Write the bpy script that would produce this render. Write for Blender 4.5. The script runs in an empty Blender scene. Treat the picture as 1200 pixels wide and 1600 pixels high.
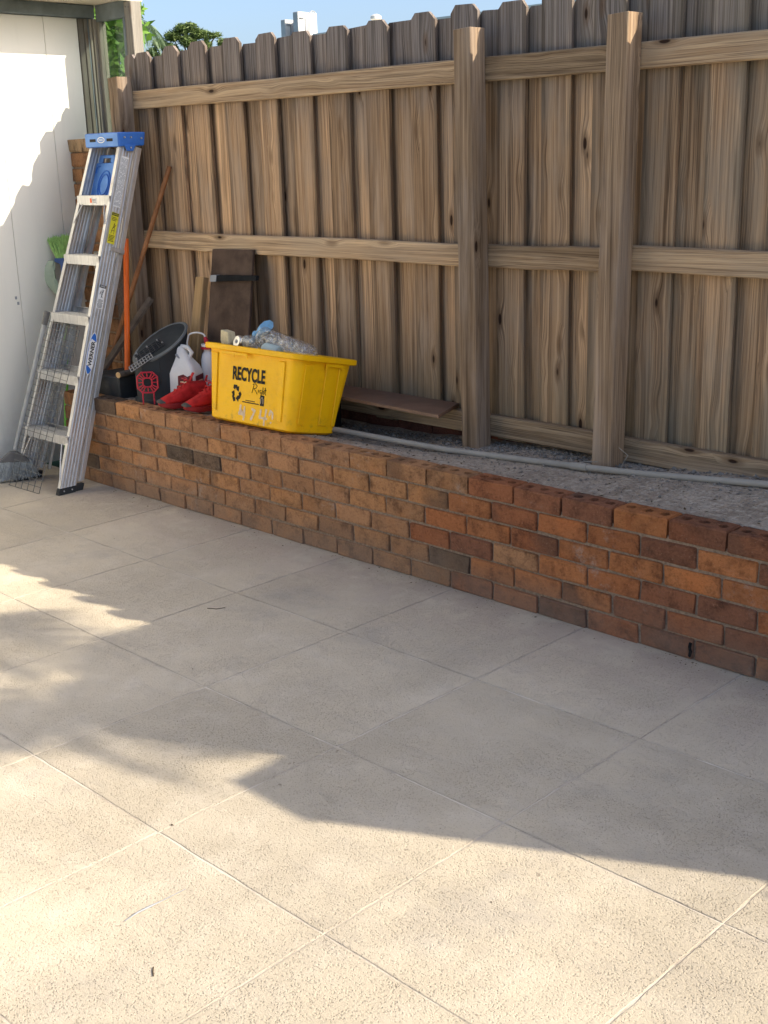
import bpy, bmesh, math, random
from mathutils import Vector, Matrix, noise
random.seed(7)
S = bpy.context.scene
col = S.collection
R_ = math.radians

# ------------------------------------------------------------------ camera
FPX = 1885.39                      # focal length in pixels of the 1200x1600 photograph
cam_d = bpy.data.cameras.new('camera'); cam = bpy.data.objects.new('camera', cam_d); col.objects.link(cam)
def _ray(x, y): return Vector((x-600.0, -(y-800.0), -FPX))
_a = -_ray(-1370, 300); _a.normalize()
_b = _ray(2560, 187); _b -= _a*_a.dot(_b); _b.normalize()
_c = _a.cross(_b)
RM = Matrix((_a, _b, _c))
CAM = Vector((0, 0, 1.60))
cam.matrix_world = Matrix.Translation(CAM) @ RM.to_4x4()
cam_d.sensor_fit = 'VERTICAL'; cam_d.sensor_height = 36; cam_d.lens = FPX/1600*36
cam_d.clip_end = 2000; cam_d.clip_start = 0.05
S.camera = cam
def at_y(px, py, Y):
    d = RM @ _ray(px, py); return CAM + d*(Y/d.y)

# ------------------------------------------------------------------ light
SUN = Vector((1.85, 1.0, 1.34)).normalized()
w = bpy.data.worlds.new('World'); S.world = w; w.use_nodes = True
wn = w.node_tree; sky = wn.nodes.new('ShaderNodeTexSky'); sky.sky_type = 'NISHITA'; sky.sun_disc = False
sky.sun_elevation = math.asin(SUN.z); sky.sun_rotation = math.atan2(SUN.x, SUN.y)
sky.air_density = 0.75; sky.dust_density = 3.0; sky.ozone_density = 2.2; sky.altitude = 10
bg = wn.nodes['Background']; bg.inputs[1].default_value = 0.15
wn.links.new(sky.outputs[0], bg.inputs[0])
sl = bpy.data.lights.new('sun', 'SUN'); sl.energy = 4.5; sl.angle = R_(0.32); sl.color = (1.0, 0.88, 0.70)
so = bpy.data.objects.new('sun', sl); col.objects.link(so)
so.rotation_euler = (-SUN).to_track_quat('-Z', 'Y').to_euler(); so.location = (8, 5, 9)
S.view_settings.view_transform = 'Standard'; S.view_settings.look = 'None'
S.view_settings.exposure = 0.92; S.view_settings.gamma = 1.0; S.view_settings.use_curve_mapping = False
S.render.resolution_x = 768; S.render.resolution_y = 1024

# ------------------------------------------------------------------ helpers
def tag(o, label=None, cat=None, group=None, kind=None):
    if label: o['label'] = label
    if cat: o['category'] = cat
    if group: o['group'] = group
    if kind: o['kind'] = kind
    return o
def empty(name, loc=(0, 0, 0), rot=(0, 0, 0)):
    o = bpy.data.objects.new(name, None); col.objects.link(o)
    o.location = loc; o.rotation_euler = rot; o.empty_display_size = 0.05
    return o

class MB:
    def __init__(s): s.v = []; s.f = []; s.mi = []; s.cur = 0
    def add(s, vs, fs):
        n = len(s.v); s.v += [Vector(v) for v in vs]
        for f in fs: s.f.append([i+n for i in f]); s.mi.append(s.cur)
        return s
    def box(s, x0, x1, y0, y1, z0, z1):
        return s.add([(x0,y0,z0),(x1,y0,z0),(x1,y1,z0),(x0,y1,z0),(x0,y0,z1),(x1,y0,z1),(x1,y1,z1),(x0,y1,z1)],
                     [(0,3,2,1),(4,5,6,7),(0,1,5,4),(1,2,6,5),(2,3,7,6),(3,0,4,7)])
    def hexa(s, b, t):
        return s.add(list(b)+list(t), [(0,3,2,1),(4,5,6,7),(0,1,5,4),(1,2,6,5),(2,3,7,6),(3,0,4,7)])
    def tube(s, path, r, n=8, cap=True):
        path = [Vector(p) for p in path]; rs = r if isinstance(r, (list, tuple)) else [r]*len(path)
        rings = []; up = None
        for i, p in enumerate(path):
            d = (path[min(i+1, len(path)-1)] - path[max(i-1, 0)]).normalized()
            if up is None:
                up = Vector((0,0,1)) if abs(d.z) < .9 else Vector((1,0,0))
            a = d.cross(up).normalized(); b = a.cross(d).normalized(); up = b
            rings.append([p + (a*math.cos(2*math.pi*k/n) + b*math.sin(2*math.pi*k/n))*rs[i] for k in range(n)])
        vs = [v for g in rings for v in g]; fs = []
        for i in range(len(path)-1):
            for k in range(n):
                fs.append((i*n+k, i*n+(k+1) % n, (i+1)*n+(k+1) % n, (i+1)*n+k))
        if cap: fs += [tuple(range(n))[::-1], tuple((len(path)-1)*n+k for k in range(n))]
        return s.add(vs, fs)
    def loft(s, rings, cap=True, closed=True):
        n = len(rings[0]); vs = [v for g in rings for v in g]; fs = []
        for i in range(len(rings)-1):
            for k in range(n if closed else n-1):
                fs.append((i*n+k, i*n+(k+1) % n, (i+1)*n+(k+1) % n, (i+1)*n+k))
        if cap: fs += [tuple(range(n))[::-1], tuple((len(rings)-1)*n+k for k in range(n))]
        return s.add(vs, fs)
    def prism(s, pts, n, t):            # planar polygon pushed along n by t
        pts = [Vector(p) for p in pts]; n = Vector(n)*t; k = len(pts)
        return s.add(pts+[p+n for p in pts], [tuple(range(k))[::-1], tuple(range(k, 2*k))]+[(i, (i+1) % k, k+(i+1) % k, k+i) for i in range(k)])
    def mesh(s, name, mats, smooth=False):
        me = bpy.data.meshes.new(name); me.from_pydata([tuple(v) for v in s.v], [], s.f)
        bm = bmesh.new(); bm.from_mesh(me); bmesh.ops.recalc_face_normals(bm, faces=bm.faces)
        bm.to_mesh(me); bm.free()
        for m in (mats if isinstance(mats, (list, tuple)) else [mats]): me.materials.append(m)
        for p, i in zip(me.polygons, s.mi): p.material_index = i; p.use_smooth = smooth
        if smooth: me.set_sharp_from_angle(angle=R_(38))
        return me
    def build(s, name, mats, parent=None, smooth=False, bevel=0, seg=1, sub=0):
        return link(name, s.mesh(name, mats, smooth), parent, bevel, seg, sub)
def link(name, me, parent=None, bevel=0, seg=1, sub=0):
    o = bpy.data.objects.new(name, me); col.objects.link(o)
    if parent: o.parent = parent
    if bevel:
        m = o.modifiers.new('bevel', 'BEVEL'); m.width = bevel; m.segments = seg; m.limit_method = 'ANGLE'; m.angle_limit = R_(30)
    if sub:
        m = o.modifiers.new('sub', 'SUBSURF'); m.levels = sub; m.render_levels = sub
    return o
def fbm(p, sc=1.0, o=3):
    return noise.fractal(Vector(p)*sc, 1.0, 2.0, o)
def text_mesh(txt, bold=0.0, sx=1.0, extrude=0.0):
    c = bpy.data.curves.new('text', 'FONT'); c.body = txt; c.size = 1.0; c.offset = bold; c.align_x = 'CENTER'; c.align_y = 'CENTER'
    c.resolution_u = 4
    o = bpy.data.objects.new('text', c); col.objects.link(o)
    dg = bpy.context.evaluated_depsgraph_get(); dg.update()
    me = bpy.data.meshes.new_from_object(o.evaluated_get(dg))
    bpy.data.objects.remove(o); bpy.data.curves.remove(c)
    xs = [v.co.x for v in me.vertices]; ys = [v.co.y for v in me.vertices]
    cx, cy, wd, ht = (min(xs)+max(xs))/2, (min(ys)+max(ys))/2, max(xs)-min(xs), max(ys)-min(ys)
    for v in me.vertices: v.co = Vector(((v.co.x-cx)/wd, (v.co.y-cy)/ht, 0))   # unit box
    return me
def put_text(name, txt, m, parent, org, ex, ey, bold=0.0):
    """text filling the parallelogram org +- ex/2 +- ey/2"""
    me = text_mesh(txt, bold); org, ex, ey = Vector(org), Vector(ex), Vector(ey)
    for v in me.vertices: v.co = org + ex*v.co.x + ey*v.co.y
    me.materials.clear(); me.materials.append(m)
    return link(name, me, parent)

# ------------------------------------------------------------------ materials
class NT:
    def __init__(s, name, rough=0.8, spec=0.3, metal=0.0):
        s.m = bpy.data.materials.new(name); s.m.use_nodes = True; s.t = s.m.node_tree; s.b = s.t.nodes['Principled BSDF']
        s.b.inputs['Roughness'].default_value = rough; s.b.inputs['Specular IOR Level'].default_value = spec; s.b.inputs['Metallic'].default_value = metal
    def n(s, typ, **kw):
        nd = s.t.nodes.new('ShaderNode'+typ)
        for k, v in kw.items():
            if hasattr(nd, k) and not k.startswith('i_'): setattr(nd, k, v)
        return nd
    def set(s, sock, v):
        if hasattr(v, 'is_output') or isinstance(v, bpy.types.NodeSocket): s.t.links.new(v, sock)
        elif v is not None:
            if isinstance(v, (tuple, list)) and len(v) == 3 and sock.type == 'RGBA': v = (*v, 1)
            sock.default_value = v
    def coord(s, kind='Object'):
        return s.n('TexCoord').outputs[kind]
    def pos(s): return s.n('NewGeometry').outputs['Position']
    def vmath(s, op, a, b=None):
        nd = s.n('VectorMath', operation=op); s.set(nd.inputs[0], a)
        if b is not None:
            if op == 'SCALE': s.set(nd.inputs[3], b)
            else: s.set(nd.inputs[1], b)
        return nd.outputs[0]
    def math(s, op, a, b=None, clamp=False):
        nd = s.n('Math', operation=op); nd.use_clamp = clamp; s.set(nd.inputs[0], a)
        if b is not None: s.set(nd.inputs[1], b)
        return nd.outputs[0]
    def noise(s, vec, scale, detail=4, rough=.55, dist=0.0, out='Fac'):
        nd = s.n('TexNoise'); s.set(nd.inputs['Vector'], vec); s.set(nd.inputs['Scale'], scale); nd.inputs['Detail'].default_value = detail
        nd.inputs['Roughness'].default_value = rough; nd.inputs['Distortion'].default_value = dist
        return nd.outputs[out]
    def vor(s, vec, scale, feature='F1', out='Distance', rnd=1.0):
        nd = s.n('TexVoronoi', feature=feature); s.set(nd.inputs['Vector'], vec); nd.inputs['Scale'].default_value = scale; nd.inputs['Randomness'].default_value = rnd
        return nd.outputs[out]
    def ramp(s, fac, lo, hi, a=0.0, b=1.0, smooth=True):
        nd = s.n('MapRange', interpolation_type='SMOOTHSTEP' if smooth else 'LINEAR'); s.set(nd.inputs[0], fac)
        for i, v in zip((1, 2, 3, 4), (lo, hi, a, b)): nd.inputs[i].default_value = v
        return nd.outputs[0]
    def mix(s, fac, a, b, mode='MIX'):
        nd = s.n('Mix', data_type='RGBA', blend_type=mode); s.set(nd.inputs[0], fac); s.set(nd.inputs[6], a); s.set(nd.inputs[7], b)
        return nd.outputs[2]
    def xyz(s, v):
        nd = s.n('SeparateXYZ'); s.set(nd.inputs[0], v); return nd.outputs
    def comb(s, x, y, z):
        nd = s.n('CombineXYZ')
        for i, v in enumerate((x, y, z)): s.set(nd.inputs[i], v)
        return nd.outputs[0]
    def bump(s, h, dist, strength=1.0, normal=None):
        nd = s.n('Bump'); s.set(nd.inputs['Height'], h); nd.inputs['Distance'].default_value = dist; nd.inputs['Strength'].default_value = strength
        if normal is not None: s.set(nd.inputs['Normal'], normal)
        return nd.outputs[0]
    def info(s, out): return s.n('ObjectInfo').outputs[out]
    def done(s, color=None, rough=None, normal=None):
        if color is not None: s.set(s.b.inputs['Base Color'], color)
        if rough is not None: s.set(s.b.inputs['Roughness'], rough)
        if normal is not None: s.set(s.b.inputs['Normal'], normal)
        return s.m

def plain(name, c, rough=.6, spec=.4, metal=0.0, var=.12, sc=18, bump=0.0, dirt=None):
    t = NT(name, rough, spec, metal); p = t.coord()
    f = t.noise(p, sc, 5)
    c2 = tuple(x*(1-var*2) for x in c); cc = t.mix(t.ramp(f, .3, .75), c, c2)
    if dirt is not None: cc = t.mix(t.ramp(t.noise(p, sc*.35, 6, .7), .52, .74, 0, .6), cc, dirt)
    nm = t.bump(t.noise(p, sc*8, 4), bump) if bump else None
    return t.done(cc, t.ramp(f, .2, .8, rough-.06, min(1, rough+.1)), nm)

def m_concrete():
    t = NT('patio_coating', .92, .15); p = t.pos(); o = t.xyz(t.coord())
    big = t.noise(p, 1.1, 5, .6); mid = t.noise(p, 7, 6, .65)
    c = t.mix(t.ramp(big, .32, .68), (.60, .525, .40), (.515, .455, .355))
    c = t.mix(t.ramp(mid, .46, .70, 0, .55), c, (.63, .565, .46))
    sm = t.noise(t.vmath('MULTIPLY', p, (2.2, 13, 1)), 1.0, 6, .7)
    c = t.mix(t.ramp(sm, .50, .78, 0, .45), c, (.42, .375, .315))
    dust = t.ramp(t.xyz(p)[1], 2.6, 3.3, 0, .6)
    c = t.mix(t.math('MULTIPLY', dust, t.ramp(mid, .35, .6)), c, (.40, .315, .255))
    st = t.ramp(t.noise(t.vmath('ADD', p, (3.1, 7.7, 0)), 1.5, 6, .7), .54, .72, 0, .5)
    c = t.mix(st, c, (.375, .345, .305))
    # dirt held along the scored joints, in uneven lengths
    edge = t.math('SUBTRACT', .3035, t.math('MAXIMUM', t.math('ABSOLUTE', o[0]), t.math('ABSOLUTE', o[1])))
    jag = t.math('ADD', edge, t.math('MULTIPLY', t.math('SUBTRACT', t.noise(p, 40, 5, .7), .5), .022))
    dirt = t.math('MULTIPLY', t.ramp(jag, .001, .011, 1, 0), t.ramp(t.noise(p, 2.6, 4, .7), .36, .64, .03, .55))
    c = t.mix(dirt, c, (.35, .305, .25))
    # small pits of the rolled coating: relief first, their shade painted into the colour with some dirt
    pw = t.vmath('ADD', p, t.vmath('SCALE', t.noise(p, 90, 3, .6, out='Color'), .010))
    w1 = t.vor(pw, 165); wc = t.xyz(t.vor(pw, 165, out='Color'))[0]; w2 = t.noise(p, 150, 5, .8)
    zone = t.ramp(t.noise(p, 1.7, 5, .7), .34, .62, .3, 1.0)
    pit = t.math('MULTIPLY', t.math('MULTIPLY', t.ramp(w1, .18, .46, 1, 0), t.ramp(wc, .22, .50)), zone)
    gr = t.math('MULTIPLY', w2, t.math('ADD', zone, .2))
    c = t.mix(t.math('MULTIPLY', pit, .32), c, (.27, .225, .17))
    c = t.mix(t.math('MULTIPLY', t.ramp(w2, .56, .70), t.math('MULTIPLY', zone, .30)), c, (.33, .28, .215))
    tn = t.ramp(t.info('Random'), 0, 1, .93, 1.05, False); c = t.mix(1.0, c, t.comb(tn, tn, tn), 'MULTIPLY')
    speck = t.ramp(t.noise(p, 30, 2, .5), .755, .775)
    c = t.mix(t.math('MULTIPLY', speck, .5), c, (.17, .14, .11))
    h = t.math('SUBTRACT', t.math('MULTIPLY', gr, -1.3), t.math('MULTIPLY', pit, .8))
    nm = t.bump(h, .0038, 1.0); nm = t.bump(mid, .008, .45, nm)
    return t.done(c, None, nm)
def m_joint():
    t = NT('joint_grit', .95, .1); p = t.pos()
    f = t.noise(p, 60, 5, .7); g = t.noise(p, 3, 3)
    c = t.mix(t.ramp(f, .35, .65), (.50, .44, .355), (.36, .31, .25)); c = t.mix(t.ramp(g, .42, .60), c, (.62, .56, .47))
    return t.done(c, None, t.bump(f, .004))
def m_brick():
    t = NT('fired_brick', .88, .25); p = t.coord(); r = t.info('Random')
    q = t.vmath('ADD', p, t.comb(t.math('MULTIPLY', r, 37.0), t.math('MULTIPLY', r, 11.0), 0.0))
    c = t.info('Color')
    n1 = t.noise(q, 15, 7, .72, .12); n2 = t.noise(q, 6.5, 3, .5)
    dk = t.mix(1.0, c, (.36, .32, .31), 'MULTIPLY')
    c1 = t.mix(t.ramp(n1, .42, .74), c, dk)
    c1 = t.mix(t.ramp(n2, .5, .72, 0, .5), c1, t.mix(1.0, c, (1.25, 1.05, .8), 'MULTIPLY'))
    # dark flashed end on some bricks
    side = t.math('MULTIPLY', t.math('SUBTRACT', t.math('FRACT', t.math('MULTIPLY', r, 7.13)), .5), 2.0)
    along = t.math('ADD', t.math('MULTIPLY', t.math('MULTIPLY', t.xyz(p)[0], 10.0), side), t.math('MULTIPLY', t.math('SUBTRACT', n2, .5), 2.2))
    fl = t.math('MULTIPLY', t.ramp(along, .05, .55), t.ramp(t.math('FRACT', t.math('MULTIPLY', r, 3.77)), .70, .80, 0, .85))
    c1 = t.mix(t.math('MULTIPLY', fl, t.ramp(n1, .2, .55, 1, .62)), c1, (.075, .058, .046))
    # scratches, lime and dust
    sc = t.noise(t.vmath('MULTIPLY', q, (1, 1, 3.5)), 34, 5, .7, 1.5)
    c1 = t.mix(t.ramp(sc, .66, .74, 0, .5), c1, (.50, .42, .34))
    gt = t.noise(q, 120, 4, .75); c1 = t.mix(t.ramp(gt, .50, .68, 0, .5), c1, t.mix(1.0, c1, (.42, .40, .38), 'MULTIPLY')); c1 = t.mix(t.ramp(gt, .40, .28, 0, .4), c1, (.60, .40, .25))
    lime = t.math('MULTIPLY', t.ramp(t.noise(t.pos(), 3.2, 6, .75), .56, .70), t.ramp(t.noise(q, 28, 5, .75), .42, .62, 0, .55)); c1 = t.mix(lime, c1, (.52, .44, .37))
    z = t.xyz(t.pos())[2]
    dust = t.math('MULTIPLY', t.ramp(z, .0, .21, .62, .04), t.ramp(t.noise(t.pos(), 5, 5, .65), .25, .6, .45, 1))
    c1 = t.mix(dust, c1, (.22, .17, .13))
    h = t.math('ADD', t.noise(q, 60, 7, .78, .4), t.math('MULTIPLY', sc, .8))
    return t.done(c1, None, t.bump(h, .008, 1.0))
def m_mortar():
    t = NT('mortar', .95, .1); p = t.pos(); f = t.noise(p, 80, 5, .7)
    return t.done(t.mix(t.ramp(f, .3, .7), (.37, .275, .195), (.22, .16, .112)), None, t.bump(f, .006))
def m_wood(name, ca, cb, cd, grey=(.30, .27, .245), axis='Z', greytop=True, fine=1.0, algae_and_right_tint=False):
    t = NT(name, .86, .2); p = t.coord(); r = t.info('Random')
    o = t.xyz(p)
    u, v, l = {'Z': (o[0], o[1], o[2]), 'X': (o[2], o[1], o[0]), 'Y': (o[0], o[2], o[1])}[axis]
    l = t.math('ADD', l, t.math('MULTIPLY', r, 53.0)); u0 = t.math('ADD', u, t.math('MULTIPLY', r, 17.0)); 
    uu = t.math('ADD', u0, v)
    # knots push the grain aside
    kv = t.comb(t.math('MULTIPLY', uu, 12.0), t.math('MULTIPLY', l, 4.2), 0.0)
    kd = t.vor(kv, 1.0); kc = t.xyz(t.vor(kv, 1.0, out='Color'))[0]
    live = t.ramp(kc, .56, .58)
    push = t.math('MULTIPLY', t.math('MULTIPLY', t.ramp(kd, .0, .5, 1, 0), live), .018)
    ug = t.math('ADD', uu, push)
    warp = t.noise(t.comb(t.math('MULTIPLY', ug, 5.0), t.math('MULTIPLY', l, .9), 0.0), 1.0, 3, .5)
    ug2 = t.math('ADD', ug, t.math('MULTIPLY', warp, .030))
    rings = t.noise(t.comb(t.math('MULTIPLY', ug2, 60.0*fine), 0.0, t.math('MULTIPLY', l, .6)), 1.0, 4, .62)
    fib = t.noise(t.comb(t.math('MULTIPLY', ug2, 320.0*fine), t.math('MULTIPLY', v, 200.0), t.math('MULTIPLY', l, 2.6)), 1.0, 5, .65)
    blot = t.noise(t.comb(t.math('MULTIPLY', uu, 8.0), 0.0, t.math('MULTIPLY', l, 1.7)), 1.0, 4, .6)
    base = t.mix(t.ramp(rings, .34, .68), ca, cb)
    base = t.mix(t.ramp(fib, .45, .66, 0, .85), base, cd)
    tone = t.ramp(t.math('FRACT', t.math('MULTIPLY', r, 9.71)), 0, 1, .58, 1.22, False)
    base = t.mix(1.0, base, t.comb(tone, tone, tone), 'MULTIPLY')
    base = t.mix(t.ramp(blot, .42, .72, 0, .65), base, grey)
    if greytop:
        z = t.math('ADD', t.xyz(t.pos())[2], t.math('MULTIPLY', t.math('SUBTRACT', blot, .5), .35))
        base = t.mix(t.ramp(z, 1.70, 2.02, 0, .8), base, t.mix(t.ramp(fib, .4, .62), (.25, .235, .23), (.085, .08, .08)))
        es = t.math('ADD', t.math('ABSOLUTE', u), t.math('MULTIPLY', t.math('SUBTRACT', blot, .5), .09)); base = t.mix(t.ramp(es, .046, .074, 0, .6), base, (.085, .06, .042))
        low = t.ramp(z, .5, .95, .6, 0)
        base = t.mix(t.math('MULTIPLY', low, t.ramp(blot, .3, .6, .25, 1)), base, (.19, .155, .09) if algae_and_right_tint else (.20, .15, .10))
        if algae_and_right_tint:
            sx = t.ramp(t.xyz(t.pos())[0], -3.6, -1.9, 0, .5)  # boards also turn greyer brown towards the right
            base = t.mix(t.math('MULTIPLY', sx, t.ramp(blot, .3, .65)), base, t.mix(t.ramp(rings, .35, .6), (.34, .29, .21), (.20, .17, .125)))
    strk = t.noise(t.comb(t.math('MULTIPLY', ug2, 21.0), 0.0, t.math('MULTIPLY', l, .45)), 1.0, 5, .7)
    base = t.mix(t.ramp(strk, .49, .68, 0, .70), base, t.mix(1.0, base, (.28, .25, .235), 'MULTIPLY'))
    base = t.mix(t.ramp(strk, .44, .30, 0, .35), base, t.mix(1.0, base, (1.45, 1.38, 1.28), 'MULTIPLY'))
    crack = t.math('MULTIPLY', t.ramp(fib, .66, .72), t.ramp(blot, .45, .6))
    base = t.mix(t.math('MULTIPLY', crack, .8), base, (.045, .033, .024))
    core = t.math('MULTIPLY', t.ramp(kd, .07, .12, 1, 0), live)
    halo = t.math('MULTIPLY', t.ramp(kd, .12, .27, .55, 0), live)
    base = t.mix(halo, base, (.13, .075, .04)); base = t.mix(core, base, (.035, .018, .011))
    h = t.math('SUBTRACT', t.math('MULTIPLY', rings, -.7), t.math('ADD', t.math('MULTIPLY', fib, .8), core))
    return t.done(base, None, t.bump(h, .0035, .8))
def m_soil():
    t = NT('dry_soil', .97, .1); p = t.pos()
    a = t.noise(p, 5, 6, .65); b = t.noise(p, 45, 5, .7); sp = t.vor(p, 70)
    c = t.mix(t.ramp(a, .35, .65), (.52, .435, .345), (.36, .295, .23)); c = t.mix(t.ramp(b, .48, .66, 0, .8), c, (.60, .52, .425)); c = t.mix(t.ramp(b, .44, .34, 0, .5), c, (.22, .18, .14))
    c = t.mix(t.ramp(sp, .12, .2, .35, 0), c, (.40, .37, .32))
    return t.done(c, None, t.bump(t.math('ADD', b, t.math('MULTIPLY', sp, -.6)), .02))
def m_panel():
    t = NT('white_wall_panel', .55, .35); p = t.pos()
    st = t.noise(t.vmath('MULTIPLY', p, (1, 9, .8)), 1.0, 5, .6)
    c = t.mix(t.ramp(st, .5, .8, 0, .35), (.74, .725, .65), (.60, .595, .54))
    lo = t.math('MULTIPLY', t.ramp(t.xyz(p)[2], .0, .5, .4, 0), t.ramp(t.noise(p, 6, 5, .7), .4, .7))
    return t.done(t.mix(lo, c, (.42, .39, .34)), None, t.bump(t.noise(p, 6, 3), .004))
def m_leaf(name, c1, c2, trans=.3):
    t = NT(name, .55, .3); f = t.noise(t.pos(), 4.0, 3); g = t.info('Random')
    t.b.inputs['Transmission Weight'].default_value = 0
    cc = t.mix(t.ramp(f, .35, .65), c1, c2)
    tr = t.n('BsdfTranslucent'); t.set(tr.inputs[0], cc); mx = t.n('MixShader'); mx.inputs[0].default_value = trans
    t.t.links.new(t.b.outputs[0], mx.inputs[1]); t.t.links.new(tr.outputs[0], mx.inputs[2])
    t.t.links.new(mx.outputs[0], t.t.nodes['Material Output'].inputs[0])
    return t.done(cc)
def m_glass(name, c=(.8, .85, .85), rough=.02, ior=1.45):
    t = NT(name, rough, .5); t.b.inputs['Transmission Weight'].default_value = 1.0; t.b.inputs['IOR'].default_value = ior
    return t.done(c)
def m_tint(name, c):           # thin pane: light passes straight through, tinted, and mirrors a little
    t = NT(name); tr = t.n('BsdfTransparent'); tr.inputs[0].default_value = (*c, 1); gl = t.n('BsdfGlossy'); gl.inputs['Roughness'].default_value = .03
    gl.inputs[0].default_value = (.9, .93, .95, 1)
    lw_ = t.n('LayerWeight'); lw_.inputs[0].default_value = .5; fc = t.math('ADD', t.math('MULTIPLY', t.math('POWER', lw_.outputs['Facing'], 4.0), .5), .10); mx = t.n('MixShader')
    t.t.links.new(fc, mx.inputs[0]); t.t.links.new(tr.outputs[0], mx.inputs[1]); t.t.links.new(gl.outputs[0], mx.inputs[2])
    t.t.links.new(mx.outputs[0], t.t.nodes['Material Output'].inputs[0])
    return t.m
def m_film(name):        # thin crinkled bottle wall: mostly clear, with broken bright reflections
    t = NT(name); tr = t.n('BsdfTransparent'); tr.inputs[0].default_value = (.93, .95, .95, 1); gl = t.n('BsdfGlossy'); gl.inputs['Roughness'].default_value = .16
    gl.inputs[0].default_value = (.92, .94, .95, 1); p = t.coord()
    t.set(gl.inputs['Normal'], t.bump(t.noise(p, 45, 4, .6), .02)); lw_ = t.n('LayerWeight'); lw_.inputs[0].default_value = .5
    fc = t.math('ADD', t.math('MULTIPLY', lw_.outputs['Facing'], .40), t.ramp(t.noise(p, 60, 3, .6), .45, .62, .06, .34)); mx = t.n('MixShader')
    t.t.links.new(fc, mx.inputs[0]); t.t.links.new(tr.outputs[0], mx.inputs[1]); t.t.links.new(gl.outputs[0], mx.inputs[2])
    t.t.links.new(mx.outputs[0], t.t.nodes['Material Output'].inputs[0])
    return t.m
def m_alu():
    t = NT('brushed_aluminium', .42, .5, .75); p = t.coord()
    f = t.noise(t.vmath('MULTIPLY', p, (60, 60, 3)), 1.0, 4); g = t.noise(p, 9, 5, .7)
    c = t.mix(t.ramp(f, .3, .7), (.66, .66, .65), (.52, .52, .515)); c = t.mix(t.ramp(g, .52, .75, 0, .6), c, (.38, .37, .35))
    return t.done(c, t.ramp(g, .3, .7, .36, .58))

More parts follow.
